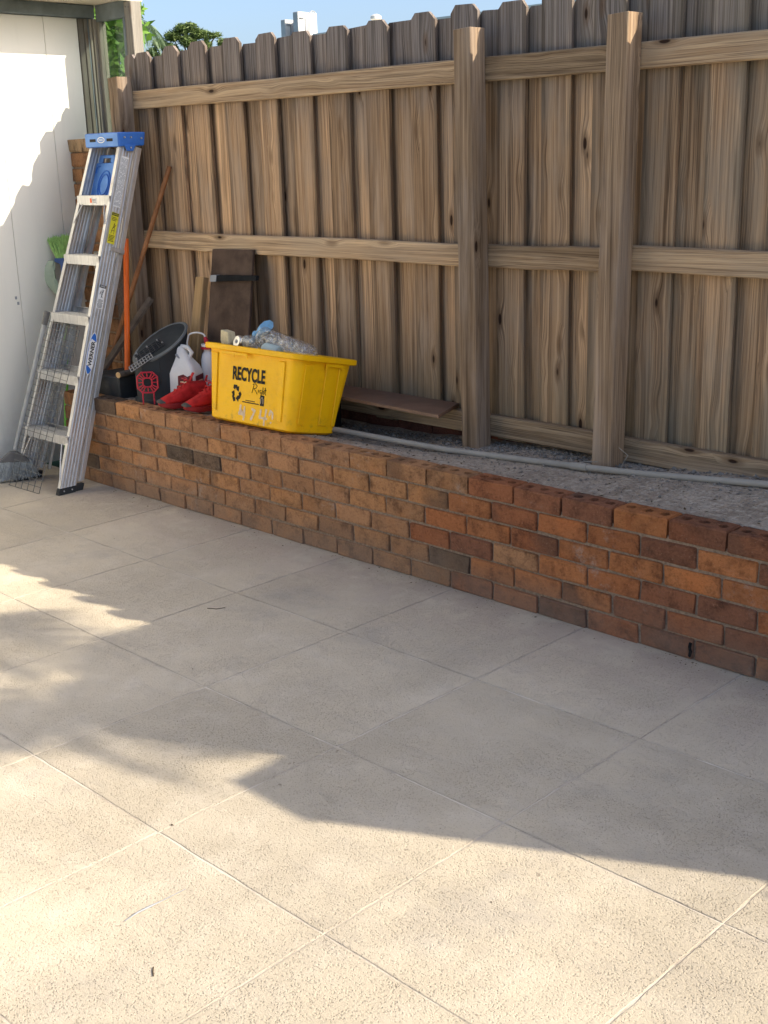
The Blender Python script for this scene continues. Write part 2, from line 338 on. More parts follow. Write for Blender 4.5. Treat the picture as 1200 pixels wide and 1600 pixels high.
def m_yellow():
    t = NT('yellow_bin_plastic', .5, .25); p = t.coord(); z = t.xyz(p)[2]
    c = t.mix(t.ramp(t.noise(p, 6, 5, .6), .4, .7), (.93, .51, .002), (.86, .45, .003))
    scf = t.noise(t.vmath('MULTIPLY', p, (26, 26, 120)), 1.0, 4, .7); c = t.mix(t.math('MULTIPLY', t.ramp(scf, .62, .72, 0, .5), t.ramp(t.noise(p, 9, 4, .6), .45, .6)), c, (.92, .66, .16))
    gm = t.math('MULTIPLY', t.ramp(z, .0, .10, .8, .12), t.ramp(t.noise(p, 24, 6, .75), .50, .70)); c = t.mix(gm, c, (.40, .24, .03))
    return t.done(c, t.ramp(scf, .4, .7, .42, .7))
M = dict(
 conc=m_concrete(), joint=m_joint(), brick=m_brick(), mortar=m_mortar(), soil=m_soil(), panel=m_panel(), alu=m_alu(),
 picket=m_wood('fence_picket_wood', (.68, .455, .265), (.38, .232, .128), (.145, .088, .052), grey=(.42, .325, .24), algae_and_right_tint=True),
 rail=m_wood('fence_rail_wood', (.60, .435, .265), (.37, .245, .14), (.15, .096, .058), grey=(.45, .345, .235), axis='X', greytop=False),
 post=m_wood('fence_post_wood', (.48, .345, .22), (.265, .175, .105), (.11, .07, .045), grey=(.34, .275, .22), greytop=False, fine=1.3),
 trim=m_wood('grey_trim_wood', (.30, .275, .23), (.235, .215, .18), (.14, .125, .105), grey=(.27, .26, .235), greytop=False),
 tan=m_wood('new_board_wood', (.70, .46, .22), (.62, .40, .19), (.45, .28, .13), grey=(.62, .42, .22), greytop=False),
 ply=plain('dark_brown_plywood', (.095, .062, .045), .75, .2, var=.25, sc=9, bump=.002, dirt=(.16, .125, .10)),
 stick=plain('broomstick_wood', (.36, .155, .06), .55, .35, var=.2, sc=14),
 lumber=plain('grey_offcut_wood', (.17, .135, .105), .8, .2, var=.25, sc=20),
 soffit=plain('soffit_paint', (.72, .66, .54), .7, .2, var=.06, sc=5),
 beam=plain('dark_beam_paint', (.20, .24, .26), .6, .3, var=.2, sc=9, dirt=(.24, .25, .25)),
 blue=plain('blue_plastic', (.035, .16, .55), .45, .4, var=.06), bluelt=plain('blue_plastic_face', (.12, .29, .68), .5, .35, var=.05),
 rubber=plain('black_rubber', (.03, .032, .034), .7, .3), black=plain('black_plastic', (.033, .037, .04), .5, .4, var=.2, sc=10, dirt=(.075, .078, .078)),
 blackm=plain('black_metal', (.02, .02, .022), .45, .4), charcoal=plain('dusty_black_plastic', (.03, .036, .040), .6, .22, var=.12, sc=9, dirt=(.05, .057, .06)),
 rim=plain('scuffed_plastic_rim', (.13, .14, .14), .6, .3), greyfr=plain('grey_plastic_lattice', (.25, .25, .25), .5, .4),
 red=plain('red_plastic', (.50, .018, .04), .45, .4, var=.1), shoe=plain('red_shoe_mesh', (.52, .022, .022), .8, .25, var=.2, sc=26, bump=.002),
 shoedk=plain('dark_red_sole', (.30, .02, .02), .7, .3), toe=plain('grey_rubber_toe', (.075, .07, .065), .75, .25),
 yellow=m_yellow(),
 ink=plain('black_print', (.025, .022, .018), .7, .2), worn=plain('worn_pale_paint', (.80, .62, .42), .8, .2, var=.1, sc=60),
 white=plain('white_plastic', (.74, .74, .71), .45, .4, var=.05), label=plain('maroon_label', (.14, .022, .028), .6, .3), paper=plain('white_sticker', (.82, .83, .82), .6, .3, var=.04),
 yel=plain('yellow_sticker', (.72, .66, .04), .6, .3, var=.06), orange=plain('orange_pole', (.85, .15, .012), .45, .4, var=.06),
 green=plain('green_bristle', (.36, .60, .18), .7, .3, var=.15, sc=60), greenh=plain('green_handle', (.20, .62, .07), .4, .4), navy=plain('navy_plastic', (.05, .10, .26), .5, .4),
 gbrist=plain('grey_bristle', (.40, .43, .43), .8, .2, var=.2, sc=80), ghand=plain('grey_handle', (.30, .32, .33), .4, .4), gdark=plain('dark_grip', (.12, .12, .12), .7, .3),
 mop=plain('cotton_mop', (.46, .44, .39), .95, .1, var=.15, sc=40, bump=.002), palegreen=plain('pale_green_cloth', (.42, .50, .38), .9, .1),
 wire=plain('dark_wire', (.10, .105, .10), .45, .5), pvc=plain('grey_conduit', (.35, .32, .27), .6, .35, var=.12, sc=8, dirt=(.30, .26, .21)),
 shelf=plain('brown_laminate', (.20, .115, .075), .5, .4, var=.1, sc=6, dirt=(.25, .17, .125)), void=plain('black_plastic_and_hole_shade', (.016, .017, .018), .85, .1),
 clear=m_film('clear_bottle_plastic'), can=plain('can_metal', (.62, .62, .60), .3, .5, .9), cream=plain('cream_carton', (.62, .55, .36), .8, .2, sc=60),
 lblue=plain('light_blue_film', (.22, .46, .66), .4, .4, sc=40), pale=plain('pale_plastic', (.50, .60, .56), .45, .4), brown=plain('brown_paper', (.27, .17, .08), .9, .1, var=.2, sc=20),
 nwall=plain('neighbour_stucco', (.66, .64, .60), .9, .1, var=.06, sc=3), nmetal=plain('roof_unit_metal', (.58, .59, .58), .5, .4, sc=3), ndark=plain('roof_unit_grey', (.30, .32, .34), .6, .3, sc=3),
 leafA=m_leaf('bright_leaf', (.20, .36, .06), (.10, .22, .035)), leafB=m_leaf('pine_needle', (.11, .17, .05), (.16, .22, .07), .2), leafC=m_leaf('palm_leaf', (.13, .20, .10), (.18, .26, .14), .2),
 leafD=m_leaf('dull_leaf', (.055, .10, .025), (.03, .065, .018)), bark=plain('bark', (.12, .095, .07), .95, .1, var=.25, sc=12, bump=.01),
 glass=m_tint('tinted_pane', (.66, .72, .69)), grass=plain('lawn', (.06, .095, .03), .95, .1, var=.3, sc=9), peb=plain('pebble', (.30, .27, .23), .9, .15, var=.3, sc=40), leafdry=plain('dry_litter', (.12, .085, .05), .9, .1, var=.3, sc=30),
)

# ================================================================== THE SETTING
g = MB(); g.add([(-400,-400,-.06),(400,-400,-.06),(400,400,-.06),(-400,400,-.06)], [(0,1,2,3)])
tag(g.build('ground', M['grass']), kind='structure')
# patio: a bed of joint grit with scored coated slabs on it
g = MB(); g.box(-6.02, 3.2, -2.6, 3.30, -.055, -.0018)
patio = tag(g.build('patio', M['joint']), kind='structure')
PX, PY, PP = -2.907, 2.070, .607
def slab_mesh(k):
    rnd = random.Random(k); n = 14; h = PP/2
    m = MB(); e = []
    def edge(i): return .0012 + .0030*abs(noise.noise(Vector((i*.7, k*9.1, 2.2))))*2
    for s in range(4):
        for i in range(n):
            tt = -h + 2*h*i/n; off = h-edge(i+s*31)
            c = [(tt, -off), (off, tt), (-tt, off), (-off, -tt)][s]
            e.append((max(-off, min(off, c[0])), max(-off, min(off, c[1]))))
    N = len(e)
    low = [(x, y, -.012) for x, y in e]; up = [(x, y, -.0012) for x, y in e]
    ins = [(x*(1-.006), y*(1-.006), 0) for x, y in e]
    m.loft([low, up, ins], cap=False); m.add(ins, [tuple(range(N))])
    return m.mesh('slab', M['conc'])
slabs = [slab_mesh(k) for k in range(6)]
for i in range(-6, 11):
    for j in range(-8, 3):
        cx, cy = PX+(i+.5)*PP, PY+(j+.5)*PP
        if cx < -6.0 or cx > 3.0 or cy > 3.25: continue
        o = link('slab', slabs[random.randrange(6)], patio); o.location = (cx, cy, random.uniform(-.0006, .0006)); o.rotation_euler = (0, 0, random.choice((0, 1, 2, 3))*math.pi/2)
        if j == 1: o.location.y = cy
# strip of slabs cut short against the brick wall is covered by the wall itself

def sm(a, b, x): t = max(0, min(1, (x-a)/(b-a))); return t*t*(3-2*t)
def soil_h(x, y):
    back = .392 + .05*sm(-3.9, -2.8, x) + .052*sm(-2.8, -1.7, x)
    front = .446 + .012*sm(-2.6, -1.8, x)
    skim = 0.0
    if y < 3.352: hh = .375 + .0915*skim
    elif y < 3.37: hh = front + .024*skim
    else: hh = front + (back-front)*sm(3.37, 3.62, y)
    if y > 3.62: hh = back + .0*(y-3.62)
    k = .15 if y < 3.352 else 1.0
    return hh + k*(.007*fbm((x, y, .3), 6, 4) + .003*fbm((x, y, 1.7), 40, 2))
m = MB(); nx, ny = 330, 42; x0, x1, y0, y1 = -5.62, 2.9, 3.268, 4.15
vs = [(x0+(x1-x0)*i/nx, y0+(y1-y0)*j/ny, soil_h(x0+(x1-x0)*i/nx, y0+(y1-y0)*j/ny)) for j in range(ny+1) for i in range(nx+1)]
m.add(vs, [(j*(nx+1)+i, j*(nx+1)+i+1, (j+1)*(nx+1)+i+1, (j+1)*(nx+1)+i) for j in range(ny) for i in range(nx)])
soil = tag(m.build('soil', M['soil'], smooth=True), kind='structure')
# earth filling under the bed, so the raised bed is solid
g = MB(); g.box(-5.6, 2.9, 3.36, 4.14, -.05, .36); tag(g.build('earth_fill', M['soil']), kind='structure')
# gravel
m = MB(); rr = random.Random(3)
for k in range(2600):
    x = rr.uniform(-4.0, -1.2); y = 3.40 + rr.random()**.55*.44 if rr.random() < .8 else rr.uniform(3.34, 3.8)
    s = (.0018+.0085*rr.random()**3)*(1.3 if y > 3.62 else .8)
    z = soil_h(x, y)+s*.2
    a = [Vector((rr.uniform(.6, 1.3)*s, 0, 0)), Vector((0, rr.uniform(.6, 1.3)*s, 0)), Vector((0, 0, rr.uniform(.5, .9)*s))]
    rm = Matrix.Rotation(rr.uniform(0, 6.3), 3, 'Z'); c = Vector((x, y, z))
    p = [c+rm@a[0], c+rm@a[1], c-rm@a[0], c-rm@a[1], c+a[2], c-a[2]]
    m.add(p, [(0,1,4),(1,2,4),(2,3,4),(3,0,4),(1,0,5),(2,1,5),(3,2,5),(0,3,5)])
tag(m.build('gravel', M['peb']), 'loose grey gravel scattered over the raised soil bed along the fence', 'gravel', kind='stuff')
# fine litter on patio along wall foot
m = MB()
for k in range(300):
    if k < 250: x = rr.uniform(-5.2, -1.2); y = 3.245 - abs(rr.gauss(0, .05))
    else: x = rr.uniform(-4.5, -.6); y = rr.uniform(1.0, 3.2)
    s = rr.uniform(.0010, .0034) if k % 9 else rr.uniform(.003, .006)
    a = rr.uniform(0, 6.3); d = Vector((math.cos(a), math.sin(a), 0))*s; e = Vector((-d.y, d.x, 0))*rr.uniform(.2, .6); c = Vector((x, y, .001))
    m.add([c+d, c+e, c-d, c-e, c+Vector((0, 0, s*.5))], [(0,1,4),(1,2,4),(2,3,4),(3,0,4),(3,2,1,0)])
for k in range(330):
    x = rr.uniform(-3.9, -1.2); y = rr.uniform(3.37, 3.80) if k % 3 else 3.70+rr.random()*.1; s = rr.uniform(.003, .011); a = rr.uniform(0, 6.3)
    d = Vector((math.cos(a), math.sin(a), rr.uniform(-.2, .3)))*s; e = Vector((-d.y, d.x, 0))*rr.uniform(.12, .5); c = Vector((x, y, soil_h(x, y)+.002))
    m.add([c+d, c+e, c-d, c-e, c+Vector((0, 0, s*.3))], [(0,1,4),(1,2,4),(2,3,4),(3,0,4),(3,2,1,0)])
tag(m.build('leaf_litter', M['leafdry']), 'tiny dry crumbs and leaf bits scattered on patio and soil bed', 'litter', kind='stuff')
# two twigs and a dry pine-needle clump on the sunlit slabs
def at_z(px, py, Z=0.0):
    d = RM @ _ray(px, py); return CAM + d*((Z-CAM.z)/d.z)
def twig(name, pts, r, label, mm):
    rr0 = max(r) if isinstance(r, list) else r; m = MB(); m.tube([at_z(*p)+Vector((0, 0, rr0*.9+.0005)) for p in pts], r, 6); return tag(m.build(name, M[mm], smooth=True), label, 'twig')
twig('twig', [(324,951), (338,952), (352,950)], .0012, 'thin dark twig lying on the shaded slabs in front of the bricks', 'leafdry')
twig('twig', [(240,1512), (239,1519), (240,1526)], .0012, 'short curled brown stem lying alone on sunlit coating', 'leafdry')
twig('feather', [(195,1441), (215,1428), (235,1418), (250,1411), (290,1391)], [.0008, .0022, .003, .0012, .0008], 'grey feather-like scrap lying on the sunlit slabs', 'ndark')

# ================================================================== BRICK PLANTER WALL
def brick_mesh(k, L=.201, D=.092, H=.066, holes=False):
    rnd = random.Random(100+k)
    bm = bmesh.new()
    if not holes:
        bmesh.ops.create_cube(bm, size=1)
        bmesh.ops.scale(bm, vec=(L, D, H), verts=bm.verts)
        bmesh.ops.bevel(bm, geom=bm.edges[:], offset=.0045, segments=1, affect='EDGES')
    else:
        m = MB(); x = L/2; y = D/2; z = H/2; b = .004; K = 12
        prof = lambda X, Y, Z: [(-X,-Y,Z),(X,-Y,Z),(X,Y,Z),(-X,Y,Z)]
        m.loft([prof(x-b, y-b, -z), prof(x, y, -z+b), prof(x, y, z-b), prof(x-b, y-b, z)], cap=False)
        m.add(prof(x-b, y-b, -z), [(3,2,1,0)])
        X = x-b; Y = y-b
        for c in range(3):
            xa = -X+2*X*c/3; xb = -X+2*X*(c+1)/3; cx = (xa+xb)/2; hw = (xb-xa)/2; rad = rnd.uniform(.0165, .019)
            sq = []; ci = []
            for k2 in range(K):
                a = 2*math.pi*(k2+.5)/K + 0; dx, dy = math.cos(a), math.sin(a)
                s = min(hw/abs(dx) if abs(dx) > 1e-6 else 9, Y/abs(dy) if abs(dy) > 1e-6 else 9)
                sq.append((cx+dx*s, dy*s, z)); ci.append((cx+dx*rad, dy*rad, z))
            m.loft([sq, ci], cap=False)
            for sx in (-1, 1):
                for sy in (-1, 1):
                    # close the square's corner
                    cc = (cx+sx*hw, sy*Y, z); near = sorted(sq, key=lambda p: (p[0]-cc[0])**2+(p[1]-cc[1])**2)[:2]
                    m.add([near[0], cc, near[1]], [(0,1,2)])
            m.loft([ci, [(p[0], p[1], z-.05) for p in ci]], cap=False); m.add([(p[0], p[1], z-.05) for p in ci], [tuple(range(K))])
        me0 = m.mesh('tmp', M['brick']); bm.from_mesh(me0); bmesh.ops.remove_doubles(bm, verts=bm.verts, dist=1e-5)
    for v in bm.verts:
        f = 1.0 if not holes else .5
        v.co += Vector((rnd.uniform(-1, 1)*.0030, rnd.uniform(-1, 1)*.0028, rnd.uniform(-1, 1)*.0024))*f
    bmesh.ops.recalc_face_normals(bm, faces=bm.faces)
    me = bpy.data.meshes.new('brick'); bm.to_mesh(me); bm.free(); me.materials.append(M['brick'])
    return me
BR = [brick_mesh(k, H=.0682) for k in range(8)]; BH = [brick_mesh(20+k, H=.0682, holes=True) for k in range(3)]; BHALF = [brick_mesh(40+k, L=.095) for k in range(2)]
PAL_L = [(.49,.250,.118), (.45,.228,.105), (.51,.250,.105), (.43,.222,.108)]
PAL_R = [(.50,.190,.066), (.44,.158,.056), (.50,.205,.075), (.40,.145,.06), (.46,.175,.064), (.30,.118,.057), (.27,.11,.058)]
PAL_D = [(.17,.11,.07), (.14,.10,.07)]
wall = empty('planter_wall', (-3.5, 3.25, 0)); tag(wall, 'low brown brick retaining wall with open cored bricks along its top', 'brick wall')
BP, CH = .2115, .0775
for c in range(6):
    zc = c*CH + .033 + .002
    off = (0 if c % 2 == 1 else .5)*BP + random.uniform(-.012, .012)
    x = -5.64; first = True
    xs0 = -2.399 + off
    k0 = math.ceil((-5.64 - xs0)/BP)
    # part brick that closes the left end of the course
    for k in range(k0-1, 200):
        a = xs0+k*BP; b = a+BP-.0092
        if a > 1.6: break
        if b < -5.60: continue
        top = (c == 5); cut = a < -5.64
        if cut: a = -5.64
        holes = top and not cut
        me = random.choice(BH if holes else BR)
        o = link('brick', me, wall)
        o.location = ((a+b)/2+3.5, .0465+random.uniform(-.002, .0025), zc+random.uniform(-.0015, .0015))
        o.scale = ((b-a)/.201, 1, 1.0)
        o.rotation_euler = (random.uniform(-.008, .008), random.uniform(-.006, .006), random.uniform(-.010, .010) + (math.pi if random.random() < .5 else 0))
        mixr = sm(-3.6, -2.4, (a+b)/2)
        pal = random.choice(PAL_R) if random.random() < mixr else random.choice(PAL_L)
        if random.random() < .03: pal = random.choice(PAL_D)
        jit = random.uniform(.85, 1.12); o.color = (*[min(1, q*jit) for q in pal], 1)
m = MB(); m.box(-2.138, 5.1, .0095, .088, -.05, .400); m.build('mortar', M['mortar'], wall)
_w = at_y(1078, 1022, 3.25); m = MB(); m.prism([(_w.x+3.5+dx, -.0045, dz) for dx, dz in ((-.004, .012), (.003, .010), (.006, .03), (.002, .042), (.005, .058), (-.003, .060), (-.006, .045), (-.002, .028))], (0, 1, 0), .02); m.build('weep_hole_shade', M['void'], wall)  # solid black plate stands in for the shade inside the weep hole

# ================================================================== FENCE
fence = empty('wooden_fence', (-3.2, 3.83, .42)); tag(fence, 'weathered board-on-board timber privacy fence with dog-eared pickets', 'fence')
FO = Vector((-3.2, 3.83, .42))
def picket(xc, wd, top, layer, bot):
    m = MB(); t = .0155; h = top-bot; e = random.uniform(.024, .034)
    y0 = -t/2; pts = []
    hw = wd/2; j = lambda s: random.uniform(-s, s)
    segs = 5
    L = [(-hw+j(.0015), h*i/segs*(1-e/h)) for i in range(segs+1)]; Rr = [(hw+j(.0015), h*i/segs*(1-e/h)) for i in range(segs+1)]
    poly = L + [(-hw+e*.95+j(.003), h+j(.003)), (hw-e*.95+j(.003), h+j(.003))] + Rr[::-1]
    bow = j(.006)
    m.prism([(x+bow*math.sin(math.pi*max(0, z)/h), y0, z) for x, z in poly], (0, 1, 0), t)
    o = m.build('picket', M['picket'], fence)
    y = 3.828+t/2+.0005 if layer == 0 else 3.828+t*1.5+.011
    o.location = Vector((xc, y, bot))-FO; o.rotation_euler = (j(.002), j(.006), j(.012) if layer == 0 else 0)
near = [-5.445, -5.204, -4.979, -4.716, -4.473, -4.234, -3.989, -3.747, -3.480, -3.252, -3.020, -2.801, -2.580, -2.354, -2.104]
while near[-1] < 2.75: near.append(near[-1]+random.uniform(.236, .25))
prev = -5.69
for i, gx in enumerate(near):
    wd = random.uniform(.134, .140)
    if i == 0: wd = .14
    picket(gx-wd/2-.002, wd, 2.150+random.uniform(-.010, .010), 0, .455+random.uniform(-.008, .004))
    nx_ = near[i+1]-.138 if i+1 < len(near) else gx+.1
    picket((gx+nx_)/2 + random.uniform(-.006, .006), max(random.uniform(.134, .142), nx_-gx+.075), 2.128+random.uniform(-.012, .010), 1, .455+random.uniform(-.008, .004))
picket(-5.642, .095, 2.140, 0, .455)
def post(xb, xt, z0, z1, y=3.70, ww=.087):
    m = MB(); n = 6; rings = []
    for i in range(n+1):
        f = i/n; x = (xt-xb)*f; b = .004
        jx = .0015*math.sin(i*2.1+xb*5)
        pr = [(b,0),(ww-b,0),(ww,b),(ww,.089-b),(ww-b,.089),(b,.089),(0,.089-b),(0,b)]
        rings.append([(x+jx+px_-ww/2, py_, (z1-z0)*f + ((.004 if px_ > .04 else 0) if i == n else 0)) for px_, py_ in pr])
    m.loft(rings); o = m.build('post', M['post'], fence, bevel=.0012)
    o.location = Vector((xb+ww/2, y, z0))-FO
post(-3.247, -3.276, .33, 2.053); post(-2.598, -2.570, .36, 2.041); post(-5.650, -5.658, .20, 2.022)
post(-.05, -.05, .33, 2.05); post(2.45, 2.45, .33, 2.05)
def rail(xa, xb, za, zb, h=.089):
    m = MB(); n = max(3, int(abs(xb-xa)/.25)); rings = []
    for i in range(n+1):
        f = i/n; dz = (zb-za)*f + .0025*math.sin(f*9+za*7); yo = .0015*math.sin(f*7+za)
        b = .004
        pr = [(b,0),(.038-b,0),(.038,b),(.038,h-b),(.038-b,h),(b,h),(0,h-b),(0,b)]
        rings.append([((xb-xa)*f, yo+p, dz+q) for p, q in pr])
    m.loft(rings); o = m.build('rail', M['rail'], fence); o.location = Vector((xa, 3.7893, za))-FO
for za, zb, z2, zc in ((1.866, 1.864, 1.864, 1.862), (1.161, 1.157, 1.164, 1.172), (.470, .466, .464, .462)):
    rail(-5.572, -3.2085, za, zb); rail(-3.2035, -2.5425, zb, z2); rail(-2.5375, 0.0, zc, zc-.002); rail(.004, 2.49, zc, zc)
# red bricks behind the fence foot; upper courses added to block leaking sun
edg = empty('brick_edging', (-2.5, 3.93, .36)); tag(edg, 'row of dark red bricks under the bottom rail, with added courses above blocking sun', 'brick edging')
for i in range(87):
    o = link('brick', random.choice(BR), edg); o.location = (-2.45+(i % 29)*.209+(.1 if i//29 == 1 else 0), .002, .063+.0775*(i//29)+.0008*(i % 29)); o.color = (.17+random.uniform(-.03, .03), .065, .04, 1)
    o.rotation_euler = (0, random.uniform(-.02, .02), random.uniform(-.03, .03))

# ================================================================== THE HOUSE AT THE LEFT
house = empty('house', (-6.0, 3.3, 0)); tag(house, 'white panelled house wall with dark beam, pale soffit and narrow tinted window', 'house')
HO = Vector((-6.0, 3.3, 0))
def hpart(name, mm, x0, x1, y0, y1, z0, z1, bevel=0, par=None):
    m = MB(); m.box(x0+6.0, x1+6.0, y0-3.3, y1-3.3, z0, z1); return m.build(name, M[mm], par or house, bevel=bevel)
ys = [-2.6, -1.4, -.2, 1.0, 2.15, 3.263, 3.565, 3.768]
for a, b in zip(ys, ys[1:]): hpart('wall_panel', 'panel', -6.04, -6.0, a+.0012, b-.0012, .0, 2.345, .0012)
hpart('wall_core', 'beam', -6.20, -6.043, -2.6, 3.905, 0, 2.42)
hpart('beam', 'beam', -6.045, -5.971, -2.6, 3.862, 2.347, 2.412, .003)
hpart('soffit', 'soffit', -6.19, -5.68, -2.6, 3.94, 2.414, 2.44)
hpart('fascia', 'soffit', -5.678, -5.655, -2.6, 3.955, 2.405, 2.56, .002)
rf = MB(); rf.prism([(-.19, -5.9, 2.562), (.345, -5.9, 2.562), (-.19, -5.9, 2.63)], (0, 1, 0), 6.6); rf.build('roof', M['beam'], house)
for yy_, zz_ in ((3.235, .925), (3.245, .895)): hpart('screw', 'ndark', -6.0, -5.997, yy_-.006, yy_+.006, zz_-.008, zz_+.008, .001)
# corner trim strips, each a little prouder than the last
hpart('corner_trim', 'trim', -6.04, -5.993, 3.771, 3.800, 0, 2.345, .002)
hpart('corner_trim', 'trim', -6.04, -5.987, 3.802, 3.822, 0, 2.345, .002)
hpart('door_track', 'beam', -6.04, -5.990, 3.824, 3.831, 0, 2.345)
hpart('corner_trim', 'trim', -6.04, -5.981, 3.833, 3.846, 0, 2.345, .002)
hpart('corner_trim', 'trim', -6.04, -5.972, 3.848, 3.912, 0, 2.345, .002)
# the window wall, returning towards the fence
win = hpart('window', 'beam', -5.970, -5.702, 3.868, 3.908, 2.33, 2.412)
hpart('frame', 'trim', -5.970, -5.945, 3.866, 3.910, 1.735, 2.328, .002, win)
hpart('frame', 'beam', -5.722, -5.702, 3.866, 3.910, 1.735, 2.328, .002, win)
hpart('pane', 'glass', -5.945, -5.722, 3.886, 3.890, 1.735, 2.328, 0, win)
hpart('corner_post', 'trim', -5.700, -5.636, 3.866, 3.93, 0, 2.403, .003)
hpart('screw', 'gdark', -5.685, -5.679, 3.8645, 3.868, 2.375, 2.381); hpart('screw', 'gdark', -5.660, -5.654, 3.8645, 3.868, 2.372, 2.378)
# brick pier below the window
pier = empty('brick_pier', (-5.83, 3.65, 0)); tag(pier, 'tan brick pier with a sill course standing behind the stepladder', 'brick pier')
m = MB(); m.box(-.164, .154, .012, .225, -.05, 1.665); m.build('mortar', M['mortar'], pier)
z = .0; c = 0
while z < 1.6:
    a = -.168; widths = [.100, .201] if c % 2 else [.201, .100]
    for wdt in widths:
        o = link('brick', random.choice(BR), pier); o.location = (a+wdt/2, .047, z+.034); o.scale = (wdt/.201, 1, 1); o.rotation_euler = (0, 0, random.uniform(-.01, .01)+math.pi*(random.random() < .5))
        pl = random.choice(PAL_L); o.color = (pl[0]*.85, pl[1]*.85, pl[2]*.85, 1); a += wdt+.0115
    z += .0795; c += 1
for k in range(5):
    o = link('brick', random.choice(BR), pier); o.location = (-.137+k*.0685, .06, 1.698); o.scale = (.066/.201, 1.45, .95); pl = (.42, .29, .17); o.color = (*pl, 1)

# ================================================================== STEPLADDER
TH = math.atan(.569/1.683); LL = 1.777
lad = empty('stepladder', (-5.545, 2.981, 0), (-TH, 0, 0)); tag(lad, 'folded aluminium stepladder with blue top cap leaning on the fence end post', 'stepladder')
def xr(u): return .226 - .048*u/LL
def xl(u): return -.225 + .128*u/LL
def yb(y): return y*math.tan(TH)     # floor height under a point set back by y
def rail_profile(sgn, depth=.088, nrib=5):
    out = []; y = 0
    for k in range(nrib):
        a = depth*(k+.22)/nrib; b = depth*(k+.78)/nrib
        out += [(0, depth*k/nrib), (0, a), (.0028, a+.003), (.0028, b-.003), (0, b)]
    out += [(0, depth)]
    inn = [(-.024, depth), (-.024, depth-.0035), (-.0035, depth-.0035)]
    for k in reversed(range(nrib)):
        a = depth*(k+.25)/nrib; b = depth*(k+.75)/nrib
        inn += [(-.0032, b), (-.0008, b-.003), (-.0008, a+.003), (-.0032, a)]
    inn += [(-.0035, .0035), (-.024, .0035), (-.024, 0)]
    return [(sgn*x, y) for x, y in out+inn]
def ladder_rail(name, fx, sgn, prof, y0=0, u0=.028, u1=LL+.03):
    m = MB(); rings = []
    for u in (u0, u1):
        rings.append([(fx(u)+x, y0+y, (u if u > .1 else u+yb(y0+y))) for x, y in prof])
    m.loft(rings); return m.build(name, M['alu'], lad)
railR = ladder_rail('side_rail', xr, 1, rail_profile(1)); railL = ladder_rail('side_rail', xl, -1, rail_profile(-1))
def chan(sgn, w_=.03, d_=.036): return [(0, 0), (sgn*-.003, .0), (sgn*-.003, d_-.003), (sgn*-w_, d_-.003), (sgn*-w_, d_), (0, d_)][:: 1]
rxr = lambda u: xr(u)-.010; rxl = lambda u: xl(u)+.010
for fx, sg in ((rxr, 1), (rxl, -1)):
    prof = [(0, 0), (0, .011), (sg*.002, .013), (sg*.002, .024), (0, .026), (0, .036), (-sg*.02, .036), (-sg*.02, .033), (-sg*.003, .033), (-sg*.003, .003), (-sg*.02, .003), (-sg*.02, 0)]
    ladder_rail('rear_leg', fx, sg, prof, y0=.098, u0=.05)
# feet
def foot(fx, sg, y0, y1, nm='foot', ex=.004):
    m = MB(); b = []; t = []
    for (x, y) in ((fx(0)-sg*.027, y0-.003), (fx(0)+sg*ex, y0-.003), (fx(0)+sg*ex, y1+.003), (fx(0)-sg*.027, y1+.003)):
        b.append((x, y, yb(y)+.0005)); t.append((x, y, yb(y)+.036))
    m.hexa(b, t); return m.build(nm, M['rubber'], lad, bevel=.002)
for fx, sg in ((xr, 1), (xl, -1)):
    f_ = foot(fx, sg, 0, .088)
    for yy in (.022, .066):
        m = MB(); m.tube([(fx(0)+sg*.003, yy, .02+yb(yy)), (fx(0)+sg*.0065, yy, .02+yb(yy))], .004, 8); m.build('rivet', M['alu'], f_)
for fx, sg in ((rxr, 1), (rxl, -1)): foot(fx, sg, .098, .134)
# steps
for k in range(5):
    u = .254+.306*k; xa, xb = xl(u)+.003, xr(u)-.003
    u_ = u; u = 0
    m = MB(); m.box(xa, xb, .002, .086, u+.042, u+.046); m.box(xa, xb, .0015, .005, u, u+.0455); m.box(xa, xb, .082, .0855, u+.016, u+.0455)
    for q in range(6): m.box(xa+.004, xb-.004, .010+q*.012, .013+q*.012, u+.046, u+.0478)
    st = m.build('step', M['alu'], lad); st.location = (0, .003, u_); st.rotation_euler = (TH, 0, 0)
    if k == 4:
        m = MB(); m.box((xa+xb)/2-.028, (xa+xb)/2+.03, .0002, .0014, u+.008, u+.037); lb = m.build('sticker', M['paper'], st)
        m = MB(); m.box((xa+xb)/2-.026, (xa+xb)/2-.010, -.0006, .0001, u+.012, u+.034); m.build('print', M['orange'], lb)
        m = MB()
        for q in range(3): m.box((xa+xb)/2-.004, (xa+xb)/2+.026, -.0006, .0001, u+.014+q*.007, u+.0165+q*.007)
        m.build('print', M['ink'], lb)
# knee braces under top and bottom step
def brace(fx, sg, ua, ub, dx):
    m = MB(); p0 = (fx(ua)-sg*.012, -.001, ua); p1 = (fx(ub)-sg*dx, .004, ub)
    pm = ((p0[0]+p1[0])/2-sg*.004, .0, (ua*.45+ub*.55))
    m.tube([p0, pm, p1], .0045, 6); m.build('brace', M['alu'], lad, smooth=True)
for fx, sg in ((xr, 1), (xl, -1)):
    brace(fx, sg, .08, .256, .06); brace(fx, sg, 1.385, 1.482, .05)
# rear cross bars
for u in (.30, .62, .93, 1.20):
    m = MB(); m.box(rxl(u)+.002, rxr(u)-.002, .129, .132, u, u+.042); m.box(rxl(u)+.002, rxr(u)-.002, .108, .1285, u+.039, u+.042); m.build('rear_bar', M['alu'], lad)
m = MB(); m.box(rxl(.2)+.06, rxl(.2)+.085, .133, .136, .1, 1.2); m.build('rear_bar', M['alu'], lad)
